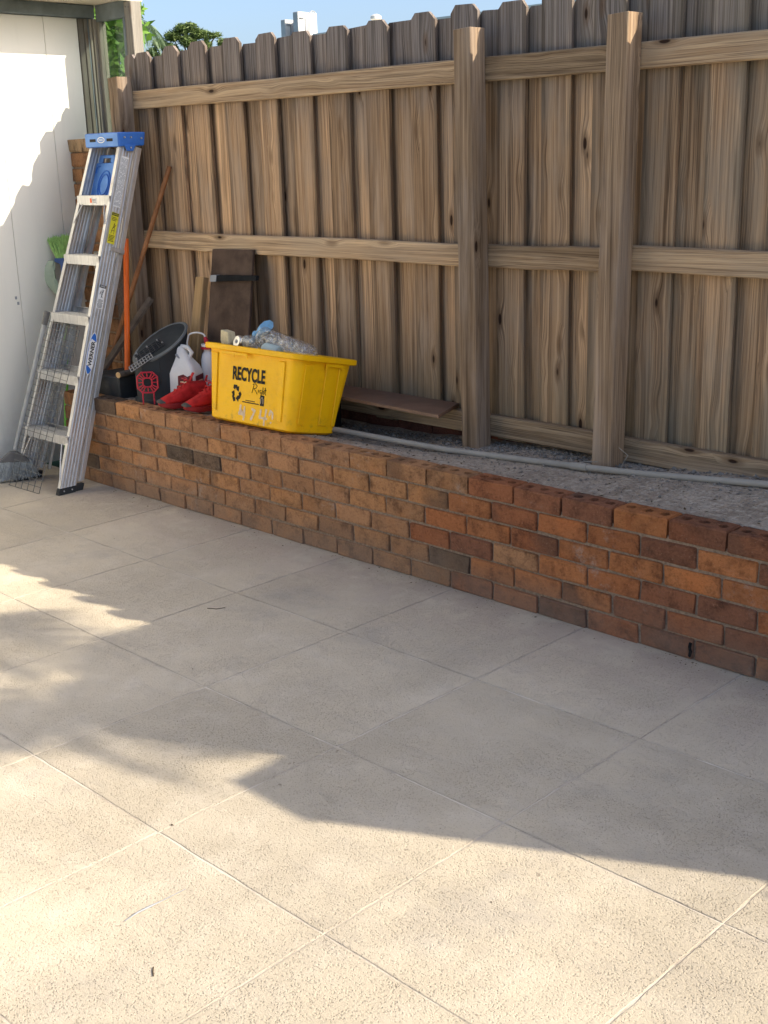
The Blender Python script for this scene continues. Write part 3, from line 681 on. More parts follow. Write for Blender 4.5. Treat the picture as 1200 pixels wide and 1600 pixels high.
# spreader: folded flat bars between the legs
for fx, sg in ((xr, 1), (xl, -1)):
    m = MB(); m.tube([(fx(.9)-sg*.006, .093, .86), (fx(1.1)-sg*.006, .094, 1.05), (fx(1.2)-sg*.006, .1, 1.27)], .004, 6)
    m.box(fx(1.27)-.004, fx(1.27)+.006*sg+.002, .045, .128, 1.262, 1.283)
    m.build('spreader', M['alu'], lad)
# top cap
m = MB(); u0, u1 = -.004, .066
xa, xb = xl(LL)-.014, xr(LL)+.014
m.hexa([(xa, -.012, u0), (xb, -.012, u0), (xb-.004, .140, u0+.004), (xa+.004, .140, u0+.004)], [(xa-.003, -.014, u1), (xb+.003, -.014, u1), (xb+.003, .148, u1), (xa-.003, .148, u1)])
cap = m.build('top_cap', M['blue'], lad, bevel=.006, seg=2); cap.location = (0, 0, LL); cap.rotation_euler = (TH, 0, 0)
m = MB(); m.prism([(xb+.0008, .012, u0+.01), (xb+.0008, .085, u0+.01), (xb+.0008, .068, u0-.022), (xb+.0008, .03, u0-.022)], (1, 0, 0), .005); m.build('gusset', M['blue'], cap, bevel=.003)
m = MB(); m.box(xa+.004, xb-.004, -.0165, -.0135, u0+.004, u1-.004); m.build('front_panel', M['bluelt'], cap, bevel=.001)
for s_, (ya, yb_) in enumerate(((-.105, -.05), (.05, .105))):
    m = MB(); cx = (xa+xb)/2; m.box(cx+ya, cx+yb_, -.0176, -.0165, u0+.028, u0+.042); m.build('slot', M['ink'], cap, bevel=.0004)
def ellipse(org, ex, ey, n=28): return [Vector(org)+Vector(ex)*math.cos(2*math.pi*k/n)+Vector(ey)*math.sin(2*math.pi*k/n) for k in range(n)]
cx = (xa+xb)/2
m = MB(); m.prism(ellipse((cx, -.0166, u0+.036), (.033, 0, 0), (0, 0, .015)), (0, -1, 0), .0012); bdg = m.build('badge', M['paper'], cap)
m = MB(); m.prism(ellipse((cx, -.0180, u0+.036), (.026, 0, 0), (0, 0, .010)), (0, -1, 0), .0006); m.build('badge_face', M['bluelt'], bdg)
put_text('badge_text', 'WERNER', M['paper'], bdg, (cx, -.0190, u0+.036), (.040, 0, 0), (0, 0, .008), .03)
for yy, uu in ((.02, .045), (.058, .045), (.12, .040), (.052, -.005)):
    m = MB(); m.tube([(xb-.001, yy, u0+uu), (xb+.0085, yy, u0+uu)], [.0055, .004], 10); m.build('rivet', M['alu'], cap, smooth=True)
# blue pail shelf folded up inside the top
m = MB(); m.box(-.105, .105, .060, .074, 1.50, 1.715); m.box(-.09, -.055, .060, .074, 1.715, 1.748); m.box(.02, .055, .060, .074, 1.715, 1.748); m.box(-.085, .05, .060, .074, 1.740, 1.756)
tray = m.build('pail_shelf', M['bluelt'], lad, bevel=.004)
for rad in (.062, .046):
    m = MB(); m.tube([(.005+rad*.85*math.cos(a*.2618), .058, 1.60+rad*1.15*math.sin(a*.2618)) for a in range(25)], .0035, 6, cap=False); m.build('ring', M['blue'], tray, smooth=True)
m = MB(); m.tube([(-.09, .058, 1.66), (-.085, .058, 1.69), (-.06, .058, 1.695)], .003, 6); m.build('ring', M['blue'], tray, smooth=True)
# stickers on the right-hand rail
def on_rail(u, y, out=.0032): return Vector((xr(u)+out, y, u))
def sticker(name, mm, u0, u1, y0, y1, out=.0032, par=None):
    m = MB(); m.hexa([on_rail(u0, y0, out), on_rail(u0, y1, out), on_rail(u1, y1, out), on_rail(u1, y0, out)],
                     [on_rail(u0, y0, out+.0007), on_rail(u0, y1, out+.0007), on_rail(u1, y1, out+.0007), on_rail(u1, y0, out+.0007)])
    return m.build(name, M[mm], par or railR)
s1 = sticker('sticker', 'paper', 1.48, 1.735, .018, .062)
m = MB(); rq = random.Random(5)
for q in range(11):
    y = .021+q*.0036; u = 1.487
    while u < 1.725:
        l = rq.uniform(.012, .045); e = min(u+l, 1.728)
        m.hexa([on_rail(u, y, .004), on_rail(u, y+.0018, .004), on_rail(e, y+.0018, .004), on_rail(e, y, .004)], [on_rail(u, y, .0044), on_rail(u, y+.0018, .0044), on_rail(e, y+.0018, .0044), on_rail(e, y, .0044)]); u = e+.006
m.build('print', M['ndark'], s1)
s2 = sticker('sticker', 'yel', 1.295, 1.452, .020, .062); sticker('print', 'ink', 1.436, 1.450, .022, .060, .004, s2)
put_text('print', 'CAUTION', M['yel'], s2, on_rail(1.443, .041, .0052), (0, .030, 0), (0, 0, .007), .02)
m = MB()
for q, u in enumerate((1.425, 1.418, 1.411, 1.335, 1.328, 1.321, 1.314, 1.307)):
    a, b = .024, .058-.008*rq.random()
    m.hexa([on_rail(u, a, .004), on_rail(u, b, .004), on_rail(u+.003, b, .004), on_rail(u+.003, a, .004)], [on_rail(u, a, .0044), on_rail(u, b, .0044), on_rail(u+.003, b, .0044), on_rail(u+.003, a, .0044)])
for (ua, ya, ub, yb2) in ((1.345, .032, 1.400, .045), (1.345, .050, 1.398, .045), (1.37, .036, 1.392, .055), (1.362, .03, 1.362, .052)):
    m.tube([on_rail(ua, ya, .0043), on_rail(ub, yb2, .0043)], .0012, 4)
m.build('print', M['ink'], s2)
s3 = sticker('sticker', 'paper', .965, 1.085, .022, .060); sticker('print', 'ink', 1.070, 1.084, .022, .060, .004, s3)
put_text('print', 'DANGER', M['paper'], s3, on_rail(1.077, .041, .0052), (0, .028, 0), (0, 0, .007), .02)
m = MB()
for q in range(8):
    u = .970+q*.0055; a, b = .025+.004*rq.random(), .057-.007*rq.random()
    m.hexa([on_rail(u, a, .004), on_rail(u, b, .004), on_rail(u+.0022, b, .004), on_rail(u+.0022, a, .004)], [on_rail(u, a, .0044), on_rail(u, b, .0044), on_rail(u+.0022, b, .0044), on_rail(u+.0022, a, .0044)])
for (ua, ya, ub, yb2) in ((1.02, .04, 1.06, .05), (1.02, .048, 1.05, .034), (1.035, .03, 1.055, .036), (1.045, .044, 1.062, .044)):
    m.tube([on_rail(ua, ya, .0043), on_rail(ub, yb2, .0043)], .0014, 4)
m.build('print', M['ink'], s3)
uc, yc = .735, .041
def oval(name, mm, a, b, out, par):
    m = MB(); m.prism([on_rail(uc, yc, out)+Vector((-.048/LL*a*math.cos(t_), b*math.sin(t_), a*math.cos(t_))) for t_ in [2*math.pi*k/36 for k in range(36)]], (1, 0, 0), .0006); return m.build(name, M[mm], par)
e1 = oval('logo', 'paper', .108, .026, .0032, railR); oval('logo_blue', 'blue', .103, .0225, .0040, e1)
m = MB(); m.prism([on_rail(uc, yc, .0047)+Vector((-.048/LL*a, b, a)) for a, b in [(-.078, .013), (-.06, .0185), (0, .0195), (.062, .0185), (.066, .006), (.074, -.012), (.06, -.0175), (0, -.0205), (-.06, -.0175), (-.066, -.004)]], (1, 0, 0), .0004); m.build('logo_band', M['paper'], e1)
put_text('logo_text', 'WERNER', M['ink'], e1, on_rail(uc, yc, .0056), (-.003, 0, .128), (0, -.022, 0), .035)

# ================================================================== THINGS LEANING BY THE LADDER
# wire grid panel
gr = empty('wire_grid_panel', (-5.56, 2.94, 0)); tag(gr, 'dark wire mesh panel leaning on the stepladder steps', 'wire panel')
BL, BRr, TL, TR = Vector((-5.715, 2.926, .003)), Vector((-5.43, 2.934, .003)), Vector((-5.685, 3.216, .835)), Vector((-5.352, 3.212, .805))
GO = Vector((-5.56, 2.94, 0))
def gp(s, t): return (BL*(1-s)+BRr*s)*(1-t) + (TL*(1-s)+TR*s)*t - GO
for i in range(6):
    m = MB(); m.tube([gp(i/5, 0), gp(i/5, 1)], .0019, 6); m.build('upright_wire', M['wire'], gr)
for j in range(27):
    m = MB(); q = j/26; a, b = gp(0, q), gp(1, q); dn = Vector((0, -.003, 0)); d = (b-a).normalized()*.012
    m.tube([a-d*(1 if j % 5 == 0 else .3)+dn, b+d*.3+dn], .0014, 5); m.build('cross_wire', M['wire'], gr)
def loc_tube(o, mm, name, pts, r, n=10, par=None):
    org = o.location; m = MB(); m.tube([Vector(p)-org for p in pts], r, n); return m.build(name, M[mm], par or o, smooth=True)
# grey broom
gb = empty('grey_broom', (-5.82, 2.99, 0)); tag(gb, 'grey angled floor broom standing bristles down against the white wall', 'broom')
top = at_y(74, 487, 3.165); lowp = at_y(24, 702, 2.995); dr = (top-lowp)
loc_tube(gb, 'ghand', 'handle', [lowp, lowp+dr*.92], .0125); loc_tube(gb, 'gdark', 'grip', [lowp+dr*.91, lowp+dr*1.0], .0145)
def fan(o, name, mm, base, tips, n, r, seed, curve=.0, par=None):
    rq = random.Random(seed); m = MB(); org = o.location
    for k in range(n):
        s = rq.random(); q = rq.random()
        b = base(s, q); t = tips(s, q, rq); md = (b+t)/2 + Vector((rq.gauss(0, 1), rq.gauss(0, 1), 0))*curve
        m.tube([b-org, md-org, t-org], [r, r, r*.7], 4, cap=False)
    b_ = m.build(name, M[mm], par or o); b_['kind'] = 'stuff'; return b_
ax = Vector((.50, .85, 0))       # the head runs across the view
hc = at_y(22, 712, 2.99)
m = MB(); o_ = gb.location
hd = [hc+ax*a+Vector((0, 0, z_))-o_ for a, z_ in ((-.08, -.028), (.08, -.036), (.06, -.012), (.018, .022), (-.018, .024), (-.06, -.008))]
nrm = Vector((.85, -.5, 0)).normalized(); m.prism([p-nrm*.017 for p in hd], nrm, .034); m.build('head', M['gdark'], gb, bevel=.004)
fan(gb, 'bristles', 'gbrist', lambda s, q: hc+ax*(.165*(s-.5))+nrm*(.028*(q-.5))+Vector((0, 0, -.025)), lambda s, q, rq: Vector((hc.x-.015, hc.y-.012, 0))+ax*(.25*(s-.5)+rq.gauss(0, .008))+nrm*(.055*(q-.5))+Vector((0, 0, .003+.012*rq.random()+.012*s)), 420, .0016, 4, .003)
# green broom, bristles up
gg = empty('green_broom', (-5.80, 3.30, 0)); tag(gg, 'lime green broom standing upside down with bristles up by the white wall', 'broom')
h0, h1 = Vector((-5.80, 3.315, .004)), Vector((-5.915, 3.505, 1.085))
loc_tube(gg, 'greenh', 'handle', [h0, h1], .0115)
dd = (h1-h0).normalized(); ax2 = Vector((.70, .70, 0)).normalized(); nr2 = Vector((-.7, .7, 0)).normalized()
m = MB(); o_ = gg.location
hd = [h1+ax2*a+dd*b_-o_ for a, b_ in ((-.022, -.05), (.022, -.05), (.026, .0), (.058, .015), (.058, .035), (-.058, .035), (-.058, .015), (-.026, 0))]
m.prism([p-nr2*.016 for p in hd], nr2, .032); m.build('head', M['navy'], gg, bevel=.004)
fan(gg, 'bristles', 'green', lambda s, q: h1+ax2*(.10*(s-.5))+nr2*(.026*(q-.5))+dd*.03, lambda s, q, rq: h1+ax2*(.185*(s-.5)+rq.gauss(0, .006))+nr2*(.06*(q-.5))+dd*(.15+rq.gauss(0, .006)-.03*abs(s-.5)), 520, .0017, 6, .004)
# pale cloth hung over the broom's neck
m = MB(); rings = []
for i in range(14):
    f = i/13; c = h1+dd*(.02-.02*f)+ax2*(-.075-.03*math.sin(f*3.0)+.06*f*f)+Vector((0, 0, -.19*f)); wdt = .020+.012*math.sin(f*3.1)
    rings.append([c+ax2*(wdt*math.cos(a))+nr2*(.010*math.sin(a))+Vector((.003*math.sin(5*a+i), 0, 0)) for a in [k*.5236 for k in range(12)]])
m.loft(rings); tag(m.build('cleaning_cloth', M['palegreen'], smooth=True), 'pale green cloth hanging from the neck of the upturned green broom', 'cloth')
# string mop standing head up behind the ladder
mp = empty('string_mop', (-5.60, 3.56, .0)); tag(mp, 'grey cotton string mop propped head up behind the stepladder', 'mop')
a0, a1 = Vector((-5.70, 3.33, .004)), Vector((-5.735, 3.60, 1.10)); loc_tube(mp, 'lumber', 'handle', [a0, a1], .011)
rq = random.Random(9); m = MB()
for k in range(34):
    an = rq.uniform(0, 6.28); b = a1+Vector((0, 0, .03)); r0 = rq.uniform(.015, .035); ln = rq.uniform(.22, .36)
    pts = [b, b+Vector((math.cos(an)*r0*.7, math.sin(an)*r0*.6, .02))]
    for q in range(1, 6): pts.append(b+Vector((math.cos(an)*r0+.006*rq.gauss(0, 1)+.02*q/5, math.sin(an)*r0*.7+.004*rq.gauss(0, 1), -ln*q/5)))
    m.tube([p-mp.location for p in pts], .0055, 5)
m.build('mop_strings', M['mop'], mp, smooth=True)['kind'] = 'stuff'

# wooden stick, orange pole, offcut
def stick(name, mm, a, b, r, label, cat, n=10):
    a, b = Vector(a), Vector(b); o = empty(name, a); m = MB(); m.tube([Vector((0, 0, 0)), (b-a)*.5+Vector((.002, 0, 0)), b-a], r, n)
    ob = m.build(name, M[mm], smooth=True); ob.location = a; bpy.data.objects.remove(o); return tag(ob, label, cat)
st_top = at_y(265, 260, 3.812); st_low = at_y(174, 558, 3.55); st_dir = (st_top-st_low)
stick('broomstick', 'stick', st_low - st_dir*.18, st_top, .0125, 'brown wooden broomstick leaning high against the fence pickets', 'stick')
stick('orange_pole', 'orange', (-5.375, 3.47, .41), (-5.505, 3.630, 1.22), .0145, 'bright orange pole propped upright behind the stepladder', 'pole')
def beam_between(name, mm, a, b, w_, t_, label, cat, side=(0, 0, 1)):
    a, b = Vector(a), Vector(b); d = (b-a); L = d.length; m = MB(); m.box(-w_/2, w_/2, -t_/2, t_/2, 0, L)
    o = m.build(name, M[mm], bevel=.002)
    z = d.normalized(); x = Vector(side); x = (x - z*x.dot(z)).normalized(); y = z.cross(x)
    o.matrix_world = Matrix.Translation(a) @ Matrix((x, y, z)).transposed().to_4x4(); return tag(o, label, cat)
d0, d1 = at_y(236, 466, 3.70), at_y(178, 552, 3.52)
beam_between('timber_offcut', 'lumber', d1-(d0-d1)*.62, d0, .042, .02, 'short grey timber offcut leaning towards the fence behind the black bin', 'timber', (.7, .2, .3))
# tan board and plywood against the fence
beam_between('timber_board', 'tan', (-5.005, 3.60, .395), (-5.050, 3.765, 1.032), .066, .034, 'pale tan narrow timber leaning upright against the fence pickets', 'timber', (1, 0, 0))
pl = empty('plywood_board', (-4.74, 3.60, .40)); tag(pl, 'dark brown plywood board with a black strip leaning on the middle rail', 'board')
m = MB(); PO = pl.location
def pp(x, z, back=0.0):
    f = (z-.40)/.78; return Vector((x + .05*(1-f)*0 - .055*(f-.5) , 3.60+f*.168+back, z))-PO
m.hexa([pp(-4.925, .40), pp(-4.600, .40), pp(-4.600, .40, .014), pp(-4.925, .40, .014)], [pp(-4.925, 1.176), pp(-4.605, 1.182), pp(-4.605, 1.182, .014), pp(-4.925, 1.176, .014)])
m.build('panel', M['ply'], pl, bevel=.0015)
m = MB(); m.hexa([pp(-4.850, 1.025, -.022), pp(-4.545, 1.043, -.022), pp(-4.545, 1.043, -.001), pp(-4.850, 1.025, -.001)], [pp(-4.850, 1.055, -.022), pp(-4.545, 1.066, -.022), pp(-4.545, 1.066, -.001), pp(-4.850, 1.055, -.001)])
stp = m.build('strip', M['void'], pl, bevel=.001)
m = MB(); m.hexa([pp(-4.898, 1.022, -.024), pp(-4.851, 1.025, -.024), pp(-4.851, 1.025, -.001), pp(-4.898, 1.022, -.001)], [pp(-4.898, 1.053, -.024), pp(-4.851, 1.056, -.024), pp(-4.851, 1.056, -.001), pp(-4.898, 1.053, -.001)])
m.build('end_cap', M['ndark'], stp)
# brown laminate shelf lying on the bottom rail
m = MB(); m.prism([(-3.272, 3.585, .562), (-3.372, 3.824, .562), (-4.30, 3.824, .562), (-4.30, 3.640, .562)][::-1], (0, 0, 1), .014)
tag(m.build('laminate_shelf', M['shelf'], bevel=.001), 'brown laminate shelf board lying on the bottom fence rail beside the yellow bin', 'shelf board')
m = MB(); m.box(-4.28, -4.05, 3.66, 3.77, .38, .5618)
tag(m.build('plastic_tub', M['void'], bevel=.006), 'low black plastic tub under the left end of the brown shelf board', 'tub')

# ================================================================== CONDUIT
cd = [at_y(*p, y) for p, y in [((510, 668), 3.545), ((530, 672), 3.55), ((615, 688), 3.56), ((700, 703), 3.575), ((815, 718), 3.60), ((905, 729), 3.615), ((1000, 740), 3.63), ((1200, 757), 3.66)]]
cd = [Vector((-4.05, 3.545, cd[0].z-.012))] + cd[1:] + [cd[-1]+(cd[-1]-cd[-2])*1.2, cd[-1]+(cd[-1]-cd[-2])*6]
for p in cd[-2:]: p.z = .508
cp = empty('conduit_pipe', cd[4]); tag(cp, 'grey plastic conduit pipe running along the soil bed in front of the posts', 'pipe')
loc_tube(cp, 'pvc', 'pipe', cd, .0125, 12); a = cd[5]; b_ = (cd[6]-cd[5]).normalized(); loc_tube(cp, 'pvc', 'coupling', [a-b_*.035, a+b_*.035], .0158, 12)
def wirebit(pts, label):
    m = MB(); m.tube(pts, .0013, 5); return tag(m.build('wire_offcut', M['pvc'], smooth=True), label, 'wire')
p = Vector((-2.64, 3.655, .462)); wirebit([p, p+Vector((.0, -.03, .025)), p+Vector((.03, -.05, .01)), p+Vector((.07, -.02, .018)), p+Vector((.09, .02, .012))], 'thin pale wire curled beside the foot of the right-hand post')
p = Vector((-2.44, 3.66, .468)); wirebit([p, p+Vector((.02, .02, .05)), p+Vector((-.04, .05, .065))], 'short pale wire end poking up between post and bottom rail')

# ================================================================== BLACK BIN GROUP
bb = empty('black_bin', (-5.03, 3.465, .44)); tag(bb, 'round black plastic bin with slanted oval lid standing on the bed', 'bin')
rt, dp = Vector((.707, .707, 0)), Vector((-.707, .707, 0))
def bbr(r1, r2, zf, n=36):
    out = []
    for k in range(n):
        a = 2*math.pi*k/n; p = rt*(r1*math.cos(a))+dp*(r2*math.sin(a)); out.append(Vector((p.x, p.y, zf(p))))
    return out
KY, KX = (.48+.46)*.707, (.48-.46)*.707
slant = lambda base, ky, kx=0: (lambda p: base+ky*(KY*p.y+KX*p.x))
m = MB(); m.loft([bbr(.140, .120, lambda p: -.01), bbr(.146, .126, lambda p: .008), bbr(.146, .126, lambda p: .03), bbr(.134, .114, lambda p: .036), bbr(.137, .118, slant(.262, .95)), bbr(.140, .122, slant(.292, 1.0))], cap=False)
m.add(bbr(.140, .120, lambda p: -.01), [tuple(range(36))])
m.build('body', M['charcoal'], bb, smooth=True)
m = MB(); m.loft([bbr(.140, .122, slant(.290, 1.0)), bbr(.143, .125, slant(.298, 1.0)), bbr(.134, .116, slant(.305, 1.0)), bbr(.126, .108, slant(.303, 1.0))], cap=False); m.build('rim', M['rim'], bb, smooth=True)
m = MB(); m.loft([bbr(.127, .109, slant(.302, 1.0)), bbr(.08, .07, slant(.309, 1.0)), bbr(.02, .02, slant(.311, 1.0))], cap=False); m.add(bbr(.02, .02, slant(.311, 1.0)), [tuple(range(36))]); m.build('lid', M['charcoal'], bb, smooth=True)
m = MB(); fr = -dp   # latch panel on the front
for zz0, zz1, ww, ot in ((.10, .235, .048, .004),):
    c = rt*(-.035); pts = [c+rt*(ww*x_)+Vector((0, 0, z_)) for x_, z_ in ((-1, zz0+.02), (-.7, zz0), (.7, zz0), (1, zz0+.02), (1, zz1), (-1, zz1))]
    m.prism([p+fr*.108 for p in pts], fr, .012)
m.build('latch_panel', M['charcoal'], bb, bevel=.004)
# black lattice trays lying on the lid
BBO = Vector((-5.03, 3.465, .44))
def lattice(name, mm, org, ex, ey, nx_, ny_, r, label, cat, seed=0, frame=True, group=None):
    o = empty(name, org); tag(o, label, cat, group); org = Vector(org); ex, ey = Vector(ex), Vector(ey); rq = random.Random(seed)
    m = MB()
    for i in range(nx_+1): m.tube([ex*(i/nx_-.5)-ey*.5, ex*(i/nx_-.5)+ey*.5], r, 5)
    m.build('long_bars', M[mm], o)
    m = MB()
    for j in range(ny_+1): m.tube([ey*(j/ny_-.5)-ex*.5+Vector((0, 0, r*.5)), ey*(j/ny_-.5)+ex*.5+Vector((0, 0, r*.5))], r*.85, 5)
    m.build('cross_bars', M[mm], o); return o
sl_x = (rt+Vector((0, 0, .48))).normalized(); sl_y = (dp+Vector((0, 0, .46))).normalized(); sln = sl_x.cross(sl_y).normalized()
ctr = BBO+Vector((0, 0, .304))-sl_x*.045-sl_y*.06+sln*.012
ro = (sl_x*.95+sl_y*.25).normalized(); rp = sln.cross(ro)
lt = lattice('lattice_tray', 'blackm', ctr, ro*.15, rp*.085, 6, 4, .0032, 'black plastic lattice tray lying on the slanted bin lid', 'tray')
for i, (a, b_) in enumerate(((-.4, .5), (0, .5), (.4, .5), (-.5, -.1), (.5, -.2))):
    m = MB(); q = ro*.15*a+rp*.085*b_; m.tube([q, q+sln*.009], .0045, 8); m.build('peg', M['greyfr'], lt)
lt2 = lattice('lattice_basket', 'greyfr', ctr-sl_y*.075-ro*.035+sln*.004, ro*.125, rp*.06, 8, 2, .0026, 'small grey plastic lattice frame hanging over the bin lid edge', 'frame')
# red ring frame leaning on the bin front
rc = BBO+fr*.140-rt*.052+Vector((0, 0, .125)); rrg = empty('red_ring_frame', rc); tag(rrg, 'red plastic openwork ring leaning on the front of the black bin', 'frame')
def octo(s): return [rt*(s*x_)+Vector((0, 0, 1))*(s*z_)+fr*(-.0) for x_, z_ in ((-1, -.55), (-.55, -1), (.55, -1), (1, -.55), (1, .55), (.55, 1), (-.55, 1), (-1, .55))]
for nm, s_, r_ in (('outer_ring', .050, .0042), ('inner_ring', .022, .0040)):
    m = MB(); q = octo(s_); q.append(q[0]); q.append(q[1]); m.tube(q, r_, 6, cap=False); m.build(nm, M['red'], rrg)
m = MB(); qo, qi = octo(.050), octo(.022)
for k in range(8): m.tube([qi[k], qo[k]], .0032, 5); m.tube([(qi[k]+qi[(k+1) % 8])/2, (qo[k]+qo[(k+1) % 8])/2], .0028, 5)
m.build('spokes', M['red'], rrg)
m = MB(); m.tube([qo[1]*.99, qo[1]+Vector((0, 0, -.058))+fr*.004], .004, 6); m.tube([qo[2]*.99, qo[2]+Vector((0, 0, -.058))+fr*.004], .004, 6); m.build('prongs', M['red'], rrg)
# low black crate with a dowel in front of it
m = MB(); m.hexa([(-5.47, 3.345, .438), (-5.245, 3.345, .438), (-5.245, 3.52, .405), (-5.47, 3.52, .405)], [(-5.485, 3.335, .56), (-5.235, 3.335, .56), (-5.235, 3.53, .56), (-5.485, 3.53, .56)])
tag(m.build('black_crate', M['black'], bevel=.006), 'low black plastic crate on the bed between ladder and black bin', 'crate')
dw = empty('round_dowel', (-5.19, 3.30, .57)); tag(dw, 'dark round dowel end-on with pale sawn face resting on the black crate', 'dowel')
da, db = Vector((-5.215, 3.325, .576)), Vector((-5.275, 3.53, .580)); loc_tube(dw, 'lumber', 'shaft', [da, db], .0155, 12); dn = (da-db).normalized(); loc_tube(dw, 'tan', 'sawn_end', [da, da+dn*.002], .015, 12)

# white jug
jg = empty('white_jug', (-4.905, 3.50, .435)); tag(jg, 'white plastic jug with moulded handle and maroon label behind the red shoes', 'jug')
def rrect(hx, hy, z, r=.02, cx=0, cy=0, n=4):
    pts = []
    for sx, sy, a0_ in ((1, 1, 0), (-1, 1, 90), (-1, -1, 180), (1, -1, 270)):
        for k in range(n+1):
            a = R_(a0_+90*k/n); pts.append((cx+sx*(hx-r)+r*math.cos(a), cy+sy*(hy-r)+r*math.sin(a), z))
    return pts
m = MB(); m.loft([rrect(.082, .052, .0, .022), rrect(.088, .058, .01, .022), rrect(.088, .058, .165, .022), rrect(.078, .050, .195, .022), rrect(.060, .036, .232, .018, -.012), rrect(.048, .028, .262, .014, -.018), rrect(.040, .024, .285, .012, -.022), rrect(.024, .016, .294, .008, -.024)])
jb = m.build('body', M['white'], jg, smooth=True)
m = MB(); m.tube([(.030, 0, .222), (.055, 0, .262), (.035, 0, .288), (-.0, 0, .292)], .011, 8); m.build('handle', M['white'], jg, smooth=True)
m = MB(); m.tube([(-.032, -.026, .262), (-.012, -.030, .252), (.004, -.036, .238)], [.003, .007, .003], 8); m.build('handle_hollow_shade', M['ndark'], jg, smooth=True)  # dark grey piece stands in for shade in the handle opening
m = MB(); m.prism([(-.005, -.0582, .055), (.078, -.0582, .055), (.078, -.0582, .150), (.064, -.0582, .158), (.05, -.0582, .151), (.03, -.0582, .163), (.0, -.0582, .154)], (0, -1, 0), .0012)
m.prism([(.0882, -.045, .055), (.0882, .045, .055), (.0882, .045, .155), (.0882, -.045, .152)], (1, 0, 0), .0012); lb = m.build('label', M['label'], jg)
m = MB()
for q, (a, b_) in enumerate(((.010, .06), (.005, .07), (.012, .064))): m.box(a, b_, -.0602, -.0595, .075+q*.022, .084+q*.022); m.box(.0896, .0902, -.03, .03, .075+q*.022, .084+q*.022)
m.build('print', M['worn'], lb)
m = MB(); m.box(-.052, -.049, -.0595, -.0578, .06, .125); m.build('level_strip', M['ndark'], jg)
jg.rotation_euler = (0, 0, R_(28))
# sprayer bottle
sp = empty('sprayer_bottle', (-4.845, 3.615, .43)); tag(sp, 'white sprayer bottle with red collar and looped white hose behind the jug', 'bottle')
m = MB(); m.loft([[(.036*s*math.cos(a), .036*s*math.sin(a), z_) for a in [k*.393 for k in range(16)]] for s, z_ in ((.9, 0), (1, .01), (1, .22), (.8, .25), (.5, .265), (.5, .275))]); m.build('body', M['white'], sp, smooth=True)
m = MB(); m.tube([(0, 0, .276), (0, 0, .287)], .034, 14); m.tube([(0, 0, .287), (0, 0, .297)], .026, 14); m.tube([(0, 0, .297), (-.006, -.006, .335)], [.013, .008], 10); m.build('collar', M['red'], sp, smooth=True)
m = MB(); m.tube([(0, 0, .288), (0, 0, .3)], .030, 14); m.build('cap', M['white'], sp, smooth=True)
m = MB(); ar = [(-.006, -.006, .333)]+[(-.006-.030*(1-math.cos(a)), -.006-.030*(1-math.cos(a)), .335+.022*math.sin(a)) for a in [k*.3 for k in range(1, 10)]]+[(-.07, -.07, .31), (-.071, -.070, .285)]
m.tube(ar, .0042, 8); m.build('hose', M['white'], sp, smooth=True)

